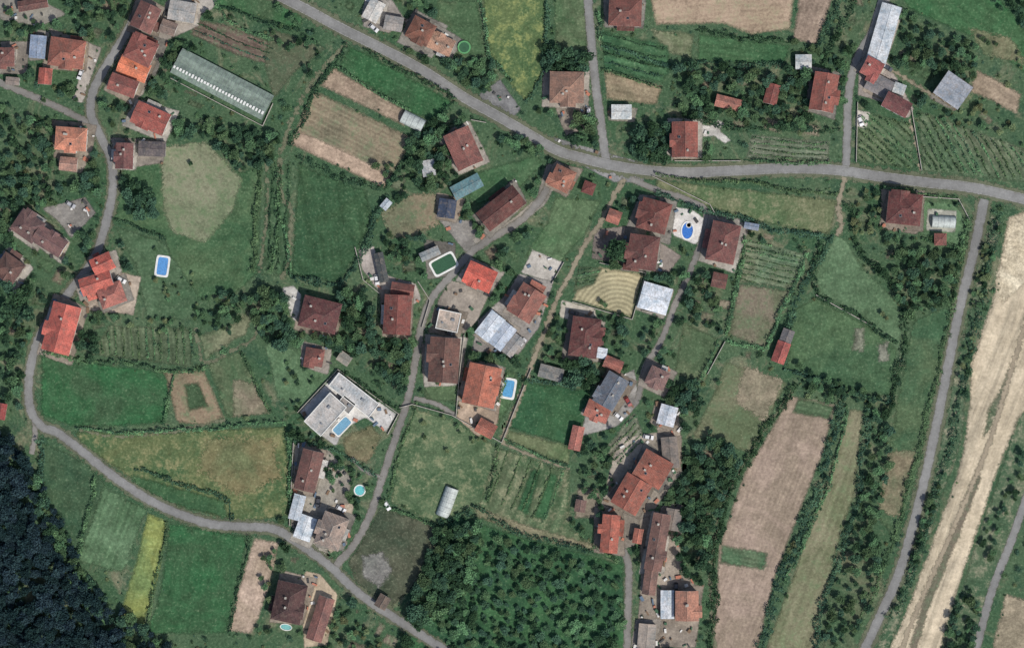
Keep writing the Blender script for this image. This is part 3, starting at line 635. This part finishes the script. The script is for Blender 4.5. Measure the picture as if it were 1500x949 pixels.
def tunnel(cx,cy,w,h,ang,mat,name='polytunnel'):
    if h>w: w,h=h,w; ang+=90
    stamp(rectpoly(cx,cy,w,h,ang),2,[hard,soft]); X,Yy=W(cx,cy);L=w*S;D=h*S
    E=empty(name,(X,Yy,0),-math.radians(ang)); mb=MB();k=10;r=D/2;hh=min(r,2.6)
    pts=[(-r*math.cos(math.pi*i/k),hh*math.sin(math.pi*i/k)) for i in range(k+1)]
    for i in range(k):
        (a,b),(c_,d_)=pts[i],pts[i+1]; mb.face([(-L/2,a,b),(-L/2,c_,d_),(L/2,c_,d_),(L/2,a,b)][::-1])
    for s in (-1,1): mb.face([(s*L/2,a,b) for a,b in pts])
    mb.obj('cover',[mat],E); hb=MB(); nn=max(3,int(L/2))
    for j in range(nn+1):
        x=-L/2+L*j/nn
        for i in range(k):
            (a,b),(c_,d_)=pts[i],pts[i+1]; hb.face([(x-.05,a*1.02,b*1.02+.02),(x+.05,a*1.02,b*1.02+.02),(x+.05,c_*1.02,d_*1.02+.02),(x-.05,c_*1.02,d_*1.02+.02)])
    hb.obj('hoops',[M['metal']],E)
tunnel(655,735,20,44,20,M['plastic']); tunnel(605,178,34,20,27,M['plastic']); tunnel(1382,325,34,18,3,M['plastic'],'pool_enclosure')
def glasshouse():
    cx,cy,w,h,ang=326,124,150,40,27.5
    stamp(rectpoly(cx,cy,w,h,ang),2,[hard,soft]); X,Yy=W(cx,cy);L=w*S;D=h*S
    E=empty('glasshouse',(X,Yy,0),-math.radians(ang)); mb=MB(); mb.box((0,0,1.2),(L,D,2.4)); mb.obj('glass_walls',[M['glasshouse']],E)
    r=MB(); spans=2; d=D/spans
    for k in range(spans):
        y=-D/2+(k+.5)*d
        roofface(r,[(-L/2,y-d/2,2.42),(L/2,y-d/2,2.42),(L/2,y,3.6),(-L/2,y,3.6)]); roofface(r,[(L/2,y+d/2,2.42),(-L/2,y+d/2,2.42),(-L/2,y,3.6),(L/2,y,3.6)])
        for s in (-1,1): r.face([(s*L/2,y-d/2,2.42),(s*L/2,y+d/2,2.42),(s*L/2,y,3.6)])
    r.obj('glass_roof',[M['glasshouse']],E)
    b=MB(); n_=26
    for i in range(n_+1):
        x=-L/2+L*i/n_
        for k in range(spans):
            y=-D/2+(k+.5)*d
            b.bar((x,y-d/2,2.45),(x,y,3.63),.12,.06); b.bar((x,y,3.63),(x,y+d/2,2.45),.12,.06)
    b.obj('glazing_bars',[M['metal']],E)
    v=MB()
    for i in range(30):
        x=-L/2+L*(i+.5)/30; v.box((x,-d/2,3.75),(L/30*random.uniform(.5,.7),random.uniform(1.0,1.7),.12))
    v.obj('roof_vents',[M['white']],E)
glasshouse()
def pool(cx,cy,w,h,ang,c,shape='rect',cop=1.0):
    X,Yy=W(cx,cy);E=empty('swimming_pool',(X,Yy,0.13),-math.radians(ang)); a,b=w*S/2,h*S/2
    stamp(rectpoly(cx,cy,w,h,ang),4,[hard,soft]); N=32
    def ring(k):
        out=[]
        for i in range(N):
            t=2*math.pi*i/N; cc,ss=math.cos(t),math.sin(t); p=.28 if shape=='rect' else 1.0
            out.append(((a+k)*math.copysign(abs(cc)**p,cc),(b+k)*math.copysign(abs(ss)**p,ss)))
        return out
    r0,r1=ring(0),ring(cop); m=MB()
    for i in range(N):
        j=(i+1)%N; m.face([(*r0[i],.15),(*r1[i],.15),(*r1[j],.15),(*r0[j],.15)]); m.face([(*r1[i],-.1),(*r1[j],-.1),(*r1[j],.15),(*r1[i],.15)]); m.face([(*r0[j],-.1),(*r0[i],-.1),(*r0[i],.15),(*r0[j],.15)])
    m.obj('coping',[M['white']],E); w_=MB(); w_.face([(x,y,.03) for x,y in r0]); w_.obj('water',[water_mat('pool_water',c)],E)
    l=MB()
    for s in (-.3,.3): l.box((a+.1,s,.45),(.06,.06,.9)); l.box((a-.15,s,.88),(.5,.06,.06))
    l.obj('ladder',[M['metal']],E)
pool(238,390,15,26,8,(84,150,212),cop=.8); pool(650,387,34,20,-28,(56,96,68),cop=.8); pool(1007,338,16,24,5,(54,120,205),'round',.6); pool(745,569,15,25,10,(84,160,208),cop=.9)
pool(501,624,28,13,-46,(112,165,195),cop=.5); pool(527,718,14,14,0,(98,196,200),'round',.5); pool(419,918,16,8,10,(115,185,182),'round',.3); pool(1009,330,6,6,0,(66,136,210),'round',.3)
E=empty('trampoline',(*W(680,70),0)); m=MB(); N=24
for i in range(N):
    t0,t1=2*math.pi*i/N,2*math.pi*(i+1)/N; c0,s0,c1,s1=math.cos(t0),math.sin(t0),math.cos(t1),math.sin(t1)
    m.face([(0,0,.88),(2.1*c0,2.1*s0,.9),(2.1*c1,2.1*s1,.9)],0); m.face([(2.1*c0,2.1*s0,.9),(2.7*c0,2.7*s0,.94),(2.7*c1,2.7*s1,.94),(2.1*c1,2.1*s1,.9)],1)
    if i%4==0: m.box((2.6*c0,2.6*s0,.45),(.08,.08,.9),2)
m.obj('mat_and_frame',[plain_mat('jump_mat',(45,92,62)),plain_mat('pad_green',(80,150,90)),M['metal']],E)
def car(cx,cy,ang,c):
    E=empty('parked_car',(*W(cx,cy),0.14),-math.radians(ang)); m=MB()
    prof=[(-2.1,.35),(-2.15,.75),(-2.0,.95),(-1.3,1.0),(1.0,.95),(1.95,.8),(2.1,.6),(2.1,.35)]
    def ext(pr,w,mi):
        n=len(pr); A=[(x,-w,z) for x,z in pr];B=[(x,w,z) for x,z in pr]
        for i in range(n): j=(i+1)%n; m.face([A[i],A[j],B[j],B[i]][::-1],mi)
        m.face(A,mi);m.face(B[::-1],mi)
    ext(prof,.86,0)
    b=[(-1.9,-.8,.97),(.95,-.8,.95),(.95,.8,.95),(-1.9,.8,.97)]; tp=[(-1.45,-.64,1.45),(.25,-.64,1.45),(.25,.64,1.45),(-1.45,.64,1.45)]
    for i in range(4): j=(i+1)%4; m.face([b[i],b[j],tp[j],tp[i]],1)
    m.face(tp,0); m.obj('body',[plain_mat('car_paint',c,.35,.5,.05),M['glass']],E)
    w=MB()
    for x in (-1.35,1.35):
        for y in (-.8,.8):
            pts=[(x+.32*math.cos(k*math.pi/6),.32+.32*math.sin(k*math.pi/6)) for k in range(12)]
            for k in range(12): p,q_=pts[k],pts[(k+1)%12]; w.face([(p[0],y-.11,p[1]),(q_[0],y-.11,q_[1]),(q_[0],y+.11,q_[1]),(p[0],y+.11,p[1])])
            w.face([(p[0],y-.11,p[1]) for p in pts]); w.face([(p[0],y+.11,p[1]) for p in pts[::-1]])
    w.obj('wheels',[M['rubber']],E)
for c_ in [(1260,178,70,(215,215,215)),(466,735,100,(60,62,68)),(500,745,30,(205,205,207)),(660,488,15,(40,42,48)),(765,502,-50,(205,205,208)),(920,588,60,(140,44,40)),(552,410,80,(210,210,210)),(104,300,30,(160,162,166)),(178,410,30,(210,210,210)),(862,165,92,(200,200,202)),(990,860,90,(70,72,78)),(906,610,40,(210,210,210)),(840,458,20,(60,60,64)),(118,110,110,(205,207,210)),(950,640,10,(210,210,212)),(567,740,60,(215,215,215)),(538,602,38,(60,62,66)),(548,42,40,(200,200,202)),(1300,100,30,(60,66,76))]: car(*c_)
# ---------------------------------------------------------------- walls, hedges
def wall(P,hh=1.1,w=.25,mat=None):
    m=MB(); mat=mat or M['concrete']
    for i in range(len(P)-1):
        a=Vector((*W(*P[i]),0));b=Vector((*W(*P[i+1]),0)); d=b-a;d.normalize();nn=Vector((-d.y,d.x,0))*w/2
        if i>0: a=a+d*(w/2)
        if i<len(P)-2: b=b+d*(w/2)
        u=Vector((0,0,hh)); Q=[a-nn,b-nn,b+nn,a+nn]
        for k in range(4): j=(k+1)%4; m.face([Q[k],Q[j],Q[j]+u,Q[k]+u])
        m.face([p+u for p in Q])
    m.obj('garden_wall',[mat],None)
for w_ in [[(585,597),(604,592),(662,608),(735,648)],[(735,648),(762,580),(778,540)],[(1062,500),(1036,548)],[(612,412),(630,440),(618,480)],[(520,362),(532,410),(556,430)],[(680,490),(672,560),(668,610)],
 [(495,541),(584,606),(568,636)],[(436,604),(495,541)],[(430,648),(424,770)],[(955,258),(1040,300),(1052,322)],[(826,384),(808,416)],[(878,385),(946,400),(926,468)],[(838,442),(926,468)],[(1346,288),(1404,292),(1420,322)],
 [(1335,160),(1350,250)],[(400,152),(385,185),(250,115)],[(988,236),(1085,236)],[(985,178),(984,236)],[(1256,150),(1254,238)],[(712,180),(690,176)],[(940,455),(975,462)],[(1195,432),(1278,478)]]: wall(w_)
def hedge(P,w=7,hh=1.6,dens=4.6,mi=0,name='hedge',gap=.1):
    if name=='hedge': hh*=1.25
    A=np.array([W(*p) for p in P]); seg=np.linalg.norm(np.diff(A,axis=0),axis=1); tot=seg.sum(); n=int(tot*dens*w*S*2.4)
    if n<5:return
    cum=np.concatenate([[0],np.cumsum(seg)]); t=RNG.uniform(0,tot,n)
    k=int(tot/1.9)+2; lum=RNG.uniform(.45,1.4,k); lum[RNG.uniform(size=k)<gap]=.1; ii=(t/1.9).astype(int); f=lum[ii]; tb=RNG.uniform(.05,.85,k)[ii]; sh_=RNG.normal(0,.16*w*S,k)[ii]
    x=np.interp(t,cum,A[:,0]);y=np.interp(t,cum,A[:,1]); i=np.clip(np.searchsorted(cum,t)-1,0,len(seg)-1); d=(A[1:]-A[:-1])[i]; d/=np.linalg.norm(d,axis=1)[:,None]
    th=RNG.uniform(0,math.pi,n); r=RNG.uniform(.55,1.1,n)*f; o=np.cos(th)*r*w*S*.5+sh_
    wv=.5*math.sqrt(w/7)
    x=x-d[:,1]*o+wv*np.sin(t*.21);y=y+d[:,0]*o+wv*np.cos(t*.17); z=np.sin(th)*r*hh+.15
    V,Fq=leaf_quads(np.stack([x,y,z],1),.38,.4)
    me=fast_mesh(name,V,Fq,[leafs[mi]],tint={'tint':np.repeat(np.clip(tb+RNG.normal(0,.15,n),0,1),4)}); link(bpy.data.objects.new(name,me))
HG=[([(60,518),(150,530),(250,542),(302,540)],7),([(1164,562),(1128,618),(1092,680),(1062,735),(1048,800),(1042,960)],11,1.8,4,1),([(1230,590),(1208,690),(1168,790),(1140,850),(1112,960)],12,1.8,4,1),
([(1240,596),(1222,690),(1180,790),(1150,850)],6),([(1272,600),(1256,740),(1228,820),(1196,920),(1192,960)],10,1.8,4,1),([(1202,355),(1190,402),(1200,434),(1276,476),(1314,502)],7,1.8,5,1),
([(1246,300),(1250,350),(1285,395),(1325,445),(1326,500),(1308,586)],10,2,4,1),([(1220,346),(1190,395),(1160,450),(1148,540),(1230,568),(1306,590)],9,1.6,4,1),([(738,645),(835,684)],4),
([(690,742),(780,788),(872,806)],7,1.6,4,1),([(642,768),(690,744)],10,2,5,1),([(562,742),(640,768),(644,800)],6),([(198,688),(260,705),(332,732),(340,762)],7,1.5,4,1),([(422,640),(428,756)],6),
([(110,628),(200,634),(300,628),(420,618)],5),([(425,408),(502,418),(532,370),(550,320),(560,290)],10,2,4,1),([(436,234),(500,260),(562,280),(590,240),(618,200),(668,148)],8,1.6,4,1),
([(404,240),(410,320),(396,400)],7,1.5),([(380,240),(376,320),(370,400)],7,1.5),([(508,66),(470,118),(426,214)],9,1.6,4,1),([(960,258),(1100,268),(1226,288)],5),([(960,284),(1050,312),(1130,334),(1212,350)],8,1.6,4,1),
([(1420,320),(1398,430),(1377,530),(1346,660),(1306,800),(1255,925)],8,1.6,3),([(1462,312),(1436,450),(1412,560),(1384,680),(1350,800),(1308,905)],12,1.6,3,1),([(880,72),(930,78),(982,98)],6,1.4,4,1),
([(882,104),(930,116),(972,130)],4),([(1232,-10),(1200,66),(1180,70)],10,2,4,1),([(1255,-10),(1222,60),(1205,100)],9,2,4,1),([(1090,236),(1216,240)],5),([(730,590),(742,548)],4),([(1052,498),(1022,566)],5),
([(530,74),(600,106),(668,146)],7,1.6,4,1),([(490,98),(600,164)],4),([(246,765),(228,850),(212,930)],5),([(366,786),(350,860),(334,930)],5,1.4,4,1),([(60,645),(60,730),(90,800)],10,2,4,1),
([(800,-5),(798,100),(772,152)],7,1.6,4,1),([(703,0),(718,80),(748,122)],6),([(1018,46),(1160,64)],8,1.6,4,1),([(1020,92),(1150,98)],8,1.8,4,1),([(870,566),(758,552)],7,1.6,4,1),([(1182,372),(1120,512),(1060,498)],6),
([(1092,346),(1080,420),(1062,492)],6),([(730,652),(716,735)],6),([(875,20),(880,60)],6),([(320,10),(440,48)],6,1.6,4,1),([(1000,170),(1090,190),(1230,190)],7,1.8,4,1),([(310,-5),(330,30),(400,60)],5),
([(500,545),(588,600)],6,1.5,4,1),([(430,645),(500,660),(550,700)],6,1.6,4,1),([(610,590),(590,650),(566,735)],5,1.3,4),([(1350,352),(1408,364),(1418,320)],6),([(870,800),(905,822)],6),
([(415,330),(428,405)],5),([(140,700),(115,820)],6),([(350,512),(398,606)],5),([(255,545),(240,622)],5),([(1286,274),(1400,290)],4),([(165,322),(245,348)],6,1.4,4,1)]
for h_ in HG: hedge(*h_)
def rows(P,ang,sp,w=3.5,hh=1.0,mi=0,name='vine_row',gap=.3,dens=3.6):
    a=math.radians(ang);u=np.array([math.cos(a),math.sin(a)]);v=np.array([-u[1],u[0]]); A=np.array(P,float); s=A@v; t=A@u
    k=s.min()+sp/2
    while k<s.max():
        tt=np.arange(t.min(),t.max(),2.0); Q=tt[:,None]*u+(k+random.uniform(-.12,.12)*sp)*v; ins=sdf(P,Q[:,0],Q[:,1])>1; 
        if ins.sum()>4:
            idx=np.where(ins)[0]; hedge([tuple(Q[idx[0]]),tuple(Q[idx[-1]])],w,hh,dens,mi,name,gap)
        k+=sp
rows([(1342,162),(1500,222),(1500,262),(1352,250)],58,9,4,1.2,0,gap=.35); rows([(1258,164),(1334,182),(1338,248),(1256,236)],40,9,4,1.2,0,gap=.35)
rows([(1094,350),(1180,372),(1162,422),(1084,412)],10,8,3,.6,0,'vegetable_row',.45); rows([(162,478),(284,482),(280,536),(135,518)],88,11,4,.8,0,'vegetable_row',.4)
rows([(390,242),(424,242),(422,400),(386,400)],92,11,4,1.2,1,'vine_row',.5); rows([(884,662),(930,604),(946,650),(910,688)],-45,8,3,.7,0,'vegetable_row',.4)
rows([(1100,198),(1214,208),(1214,234),(1094,230)],5,8,3,.5,0,'vegetable_row',.5); rows([(288,32),(402,68),(394,94),(280,52)],22,9,3,.5,1,'vegetable_row',.6)
rows([(880,46),(978,68),(976,120),(886,102)],12,13,4,.7,1,'vegetable_row',.45); rows([(848,390),(882,394),(872,416),(840,428)],-15,6,2.5,.5,0,'vegetable_row'); rows([(740,655),(830,690),(800,770),(712,735)],-68,17,3,.6,0,'crop_row',.5)
# ---------------------------------------------------------------- trees
def free(x,y,arr=hard):
    i,j=int(y)+OX,int(x)+OX
    return 0<=i<1250 and 0<=j<1800 and not arr[i,j]
def zone(P,n,d0,d1,kinds,mass=None,hs=1.0,mind=.5):
    par=empty(mass,(0,0,0)) if mass else None
    if not mass: n=int(n*1.2)
    xs=[p[0] for p in P];ys=[p[1] for p in P]; placed=[];tries=0
    while len(placed)<n and tries<n*30:
        tries+=1; x,y=random.uniform(min(xs),max(xs)),random.uniform(min(ys),max(ys))
        if sdf(P,np.array([x]),np.array([y]))[0]<0 or not free(x,y): continue
        d=d0+(d1-d0)*random.random()**1.15
        if any((x-a)**2+(y-b)**2<((d+c)*.5*mind)**2 for a,b,c in placed[-250:]): continue
        k=random.choice(kinds); placed.append((x,y,d)); put(random.choice(TREE[k]),TN[k],x,y,d,par,hs)
R=lambda x0,y0,x1,y1:[(x0,y0),(x1,y0),(x1,y1),(x0,y1)]
zone([(-60,610),(20,640),(46,685),(52,745),(95,815),(140,880),(178,935),(195,1000),(-60,1000)],520,13,30,'f','woodland',1.1,.42)
zone([(50,690),(90,760),(120,830),(160,880),(240,935),(260,970),(190,970),(130,880),(90,820),(56,750)],100,9,22,'dgf','woodland',1,.5)
zone([(640,775),(700,770),(690,850),(640,900),(600,930),(590,960),(596,900),(612,850)],84,12,28,'ddg','woodland',1,.45)
zone([(690,775),(915,835),(918,965),(620,965),(660,880)],225,8,20,'gdd','scrub_woodland',.8,.72)
zone([(1005,660),(1060,640),(1085,670),(1050,760),(1036,830),(1000,840),(985,780),(1000,720)],84,10,25,'dgd','woodland',1,.5)
zone([(965,560),(1020,560),(1030,600),(1000,605)],14,14,26,'dd','woodland',1,.5)
zone([(1268,600),(1310,600),(1300,700),(1280,780),(1290,830),(1260,930),(1200,960),(1230,840),(1262,740)],75,7,20,'gdd')
zone([(1315,355),(1408,370),(1396,440),(1330,470),(1290,400)],55,8,20,'gdgd')
zone([(1248,280),(1292,275),(1292,335),(1250,345)],16,7,14,'go')
zone([(1316,15),(1432,70),(1425,120),(1385,110),(1325,95)],52,8,18,'gdd')
zone([(0,150),(80,180),(78,260),(100,290),(40,310),(0,300)],62,8,20,'gdd')
zone([(100,258),(140,255),(150,290),(120,292)],8,12,20,'gd')
zone([(182,265),(222,268),(228,312),(190,318)],11,14,28,'d')
zone([(112,488),(142,492),(138,528),(112,524)],5,12,22,'d')
zone([(5,418),(45,420),(48,460),(5,458)],5,22,34,'d'); zone(R(0,310,30,380),8,10,20,'gd'); zone(R(0,460,45,600),26,9,20,'gdd')
zone([(378,425),(418,432),(425,490),(440,510),(395,505),(372,470)],26,12,24,'dg'); zone([(500,430),(540,420),(552,500),(520,520),(498,480)],26,10,24,'dgd')
zone([(540,495),(606,500),(596,575),(560,560)],26,10,22,'gdd'); zone([(440,490),(520,495),(550,540),(500,515)],12,8,18,'gd')
zone([(598,200),(652,170),(660,230),(680,255),(640,290),(600,270)],34,9,22,'gdd'); zone([(640,82),(732,92),(716,135),(690,130)],24,8,18,'gd')
zone([(795,70),(858,75),(860,105),(800,108)],15,14,28,'dd'); zone([(838,165),(878,170),(880,215),(840,210)],13,10,22,'gd'); zone([(925,190),(984,185),(984,238),(925,232)],18,14,28,'d')
zone([(975,85),(1020,95),(1130,105),(1195,90),(1190,190),(1090,185),(1060,170),(980,175),(1000,130)],90,8,20,'gdd')
zone([(282,440),(330,425),(372,440),(350,490),(290,500)],26,7,18,'gdd'); zone([(255,175),(340,185),(410,200),(405,238),(350,250),(300,200),(250,205)],42,9,22,'gdd')
zone([(250,60),(290,70),(262,90),(245,110)],10,8,16,'dg'); zone([(400,0),(470,50),(490,70),(455,110),(400,60)],18,7,17,'gd')
zone([(824,518),(870,522),(870,565),(832,562)],9,18,32,'d'); put(TREE['d'][0],'dark_leaved_tree',902,366,38); put(TREE['d'][1],'dark_leaved_tree',908,375,26)
zone([(880,440),(925,470),(910,525),(885,500)],12,8,17,'gd'); zone([(790,470),(830,480),(830,520),(790,540)],12,7,15,'gd'); zone([(1000,390),(1050,425),(1060,490),(1000,470)],22,7,18,'gd')
zone([(1170,535),(1310,590),(1300,600),(1170,575)],28,7,15,'gd'); zone([(1405,860),(1450,870),(1425,965),(1380,965)],26,8,20,'gdd'); zone([(1465,700),(1500,650),(1500,690),(1450,840),(1435,800)],18,7,16,'gd')
zone([(1435,320),(1468,330),(1430,480),(1412,600),(1405,560)],34,5,13,'gdo'); zone([(1360,720),(1385,690),(1350,800),(1310,900),(1300,930),(1330,830)],26,6,15,'gd')
zone([(560,340),(620,345),(630,410),(570,380)],16,7,17,'gd'); zone([(550,240),(600,240),(600,290),(560,310)],12,7,16,'gd'); zone([(690,320),(720,330),(700,350)],3,8,14,'g')
zone([(840,655),(880,640),(905,690),(880,760),(850,710)],26,6,15,'gd'); zone([(1160,60),(1240,90),(1235,185),(1225,100)],12,8,15,'gd'); zone([(480,870),(560,930),(560,960),(470,960)],22,6,14,'go')
zone([(470,660),(545,700),(530,740),(480,720)],18,7,16,'gd'); zone([(630,600),(720,640),(700,660),(620,620)],6,5,10,'go'); zone([(940,480),(965,470),(985,500),(960,545),(935,530)],10,7,15,'gd')
zone([(1400,140),(1440,160),(1500,200),(1500,215),(1380,175)],14,6,13,'go'); zone([(0,8),(50,30),(90,50),(10,55)],12,7,15,'gd'); zone([(85,120),(125,130),(110,150),(80,145)],6,8,15,'gd')
zone([(100,-10),(190,-5),(180,40),(110,45)],20,8,19,'gd'); zone([(195,460),(260,470),(250,490),(190,480)],8,6,12,'go'); zone([(225,360),(290,400),(290,460),(225,440)],14,5,9,'go')
zone([(1420,50),(1500,80),(1500,110)],5,6,10,'go'); zone([(400,520),(470,545),(440,600)],7,6,12,'gd'); zone([(750,190),(800,205),(790,230),(720,215)],12,8,18,'gd')
zone([(1440,0),(1500,0),(1500,40)],8,8,16,'d'); zone([(600,500),(612,500),(606,570),(596,560)],5,7,12,'g'); zone([(380,800),(430,810),(400,870),(385,930),(375,940)],10,7,12,'go')
for x,y,d,k in [(280,240,9,'d'),(1292,460,10,'o'),(1298,466,7,'o'),(540,715,10,'g'),(770,560,10,'g'),(1330,280,12,'g'),(1400,300,9,'p'),(1366,300,7,'p'),(1242,770,12,'d'),(1212,700,10,'d'),(560,735,10,'g'),(622,640,8,'g'),(655,660,8,'o'),(1040,632,10,'d'),(1052,560,9,'g'),(700,620,8,'p'),(640,560,7,'g'),(430,590,9,'p'),(455,560,8,'p'),(420,560,8,'o')]: put(random.choice(TREE[k]),TN[k],x,y,d)
# garden trees around the houses
for h_ in HS:
    if min(h_[2],h_[3])<24: continue
    r0=max(h_[2],h_[3])*.55; c_=0
    for _ in range(60):
        if c_>=5: break
        th=random.uniform(0,6.28); r_=r0+random.uniform(8,30); x,y=h_[0]+r_*math.cos(th),h_[1]+r_*math.sin(th); d=random.uniform(8,18)
        if all(free(x+a,y+b) for a,b in ((0,0),(d*.4,0),(-d*.4,0),(0,d*.4),(0,-d*.4))) and free(x,y,soft): put(random.choice(TREE[random.choice('ddg')]),'garden_tree',x,y,d); c_+=1
# small cultivated beds in the free garden ground
bedm=[field_mat('garden_bed_mat',c,None,(1.4,a,.35),i+300,7,1.0,weeds=(78,100,70)) for i,(c,a) in enumerate((((140,126,106),20),((92,110,80),-65),((124,118,98),70),((74,104,70),-25),((150,138,118),-70),((104,112,88),5)))]
nb=0
for i in range(4000):
    if nb>=110: break
    h_=random.choice(HS); r_=random.uniform(35,75); th=random.uniform(0,6.28); x,y=h_[0]+r_*math.cos(th),h_[1]+r_*math.sin(th)
    P=rectpoly(x,y,random.uniform(10,30),random.uniform(8,20),h_[4]); P=[(a+random.uniform(-3,3),b+random.uniform(-3,3)) for a,b in P]
    if all(free(a,b,soft) and free(a,b) for a,b in P+[(x,y)]): field('garden_bed',P,None,mat=random.choice(bedm)); nb+=1
cl=MB(); cm=[plain_mat('clutter_%d'%i,c,.7,.2,.3,2) for i,c in enumerate(((205,203,198),(120,96,74),(90,110,130),(70,70,70),(176,110,86),(60,96,70)))]
for P in yard_polys:
    xs=[p[0] for p in P];ys=[p[1] for p in P]; ar=(max(xs)-min(xs))*(max(ys)-min(ys)); 
    for k in range(int(ar/300)):
        x,y=random.uniform(min(xs),max(xs)),random.uniform(min(ys),max(ys))
        if not free(x,y) or sdf(P,np.array([x]),np.array([y]))[0]<1: continue
        X,Yy=W(x,y); hgt=random.uniform(.3,1.1); cl.box((X,Yy,.1+hgt/2),(random.uniform(.5,2.4),random.uniform(.4,1.3),hgt),random.randrange(6),random.uniform(0,3))
cl.obj('yard_clutter',cm,None)
# shrubbery over remaining scrub
low=RNG.uniform(size=(60,80))
sh=empty('shrubbery'); cnt=0
for i in range(15000):
    x,y=random.uniform(-40,1540),random.uniform(-40,990)
    if not free(x,y) or not free(x,y,soft): continue
    u,v=x/22+3,y/22+3; a=low[int(v)%60,int(u)%80]
    if random.random()>a*.62+.03: continue
    put(random.choice(BUSH),'bush',x+random.gauss(0,3),y+random.gauss(0,3),2.5+10*random.random()**1.7*(0.6+.7*a),sh,1.1); cnt+=1
for i in range(2200):
    x,y=random.uniform(-20,1520),random.uniform(-20,970)
    if not free(x,y) : continue
    e_=free(x+9,y,soft) or free(x-9,y,soft) or free(x,y+9,soft) or free(x,y-9,soft)
    if not e_ : continue
    put(random.choice(BUSH),'bush',x,y,random.uniform(2.5,7),sh,1.0)
print('bushes',cnt,'objects',len(bpy.data.objects),'beds',nb)
# ---------------------------------------------------------------- light
el,az=math.radians(52),math.radians(138)
d=Vector((math.sin(az)*math.cos(el),math.cos(az)*math.cos(el),math.sin(el)))
sun=bpy.data.lights.new('sun','SUN'); sun.energy=3.9; sun.angle=math.radians(.5); sun.color=(1,.955,.88)
so=bpy.data.objects.new('sun',sun); so.rotation_euler=(-d).to_track_quat('-Z','Y').to_euler(); so.location=(200,-200,300); link(so)
w=bpy.data.worlds.new('World'); scene.world=w; w.use_nodes=True; nt=w.node_tree; bg=nt.nodes['Background']
sky=nt.nodes.new('ShaderNodeTexSky'); sky.sky_type='NISHITA'; sky.sun_disc=False; sky.sun_elevation=el; sky.sun_rotation=az; sky.air_density=1.0; sky.dust_density=2.0
nt.links.new(sky.outputs[0],bg.inputs[0]); bg.inputs[1].default_value=.12
scene.view_settings.view_transform='Standard'; scene.view_settings.look='None'; scene.view_settings.exposure=0
cam=bpy.data.cameras.new('camera'); cam.sensor_width=36; cam.lens=36*1200/(1500*S); cam.clip_end=20000; cam.clip_start=10
co=bpy.data.objects.new('camera',cam); co.location=(0,0,1200); link(co); scene.camera=co
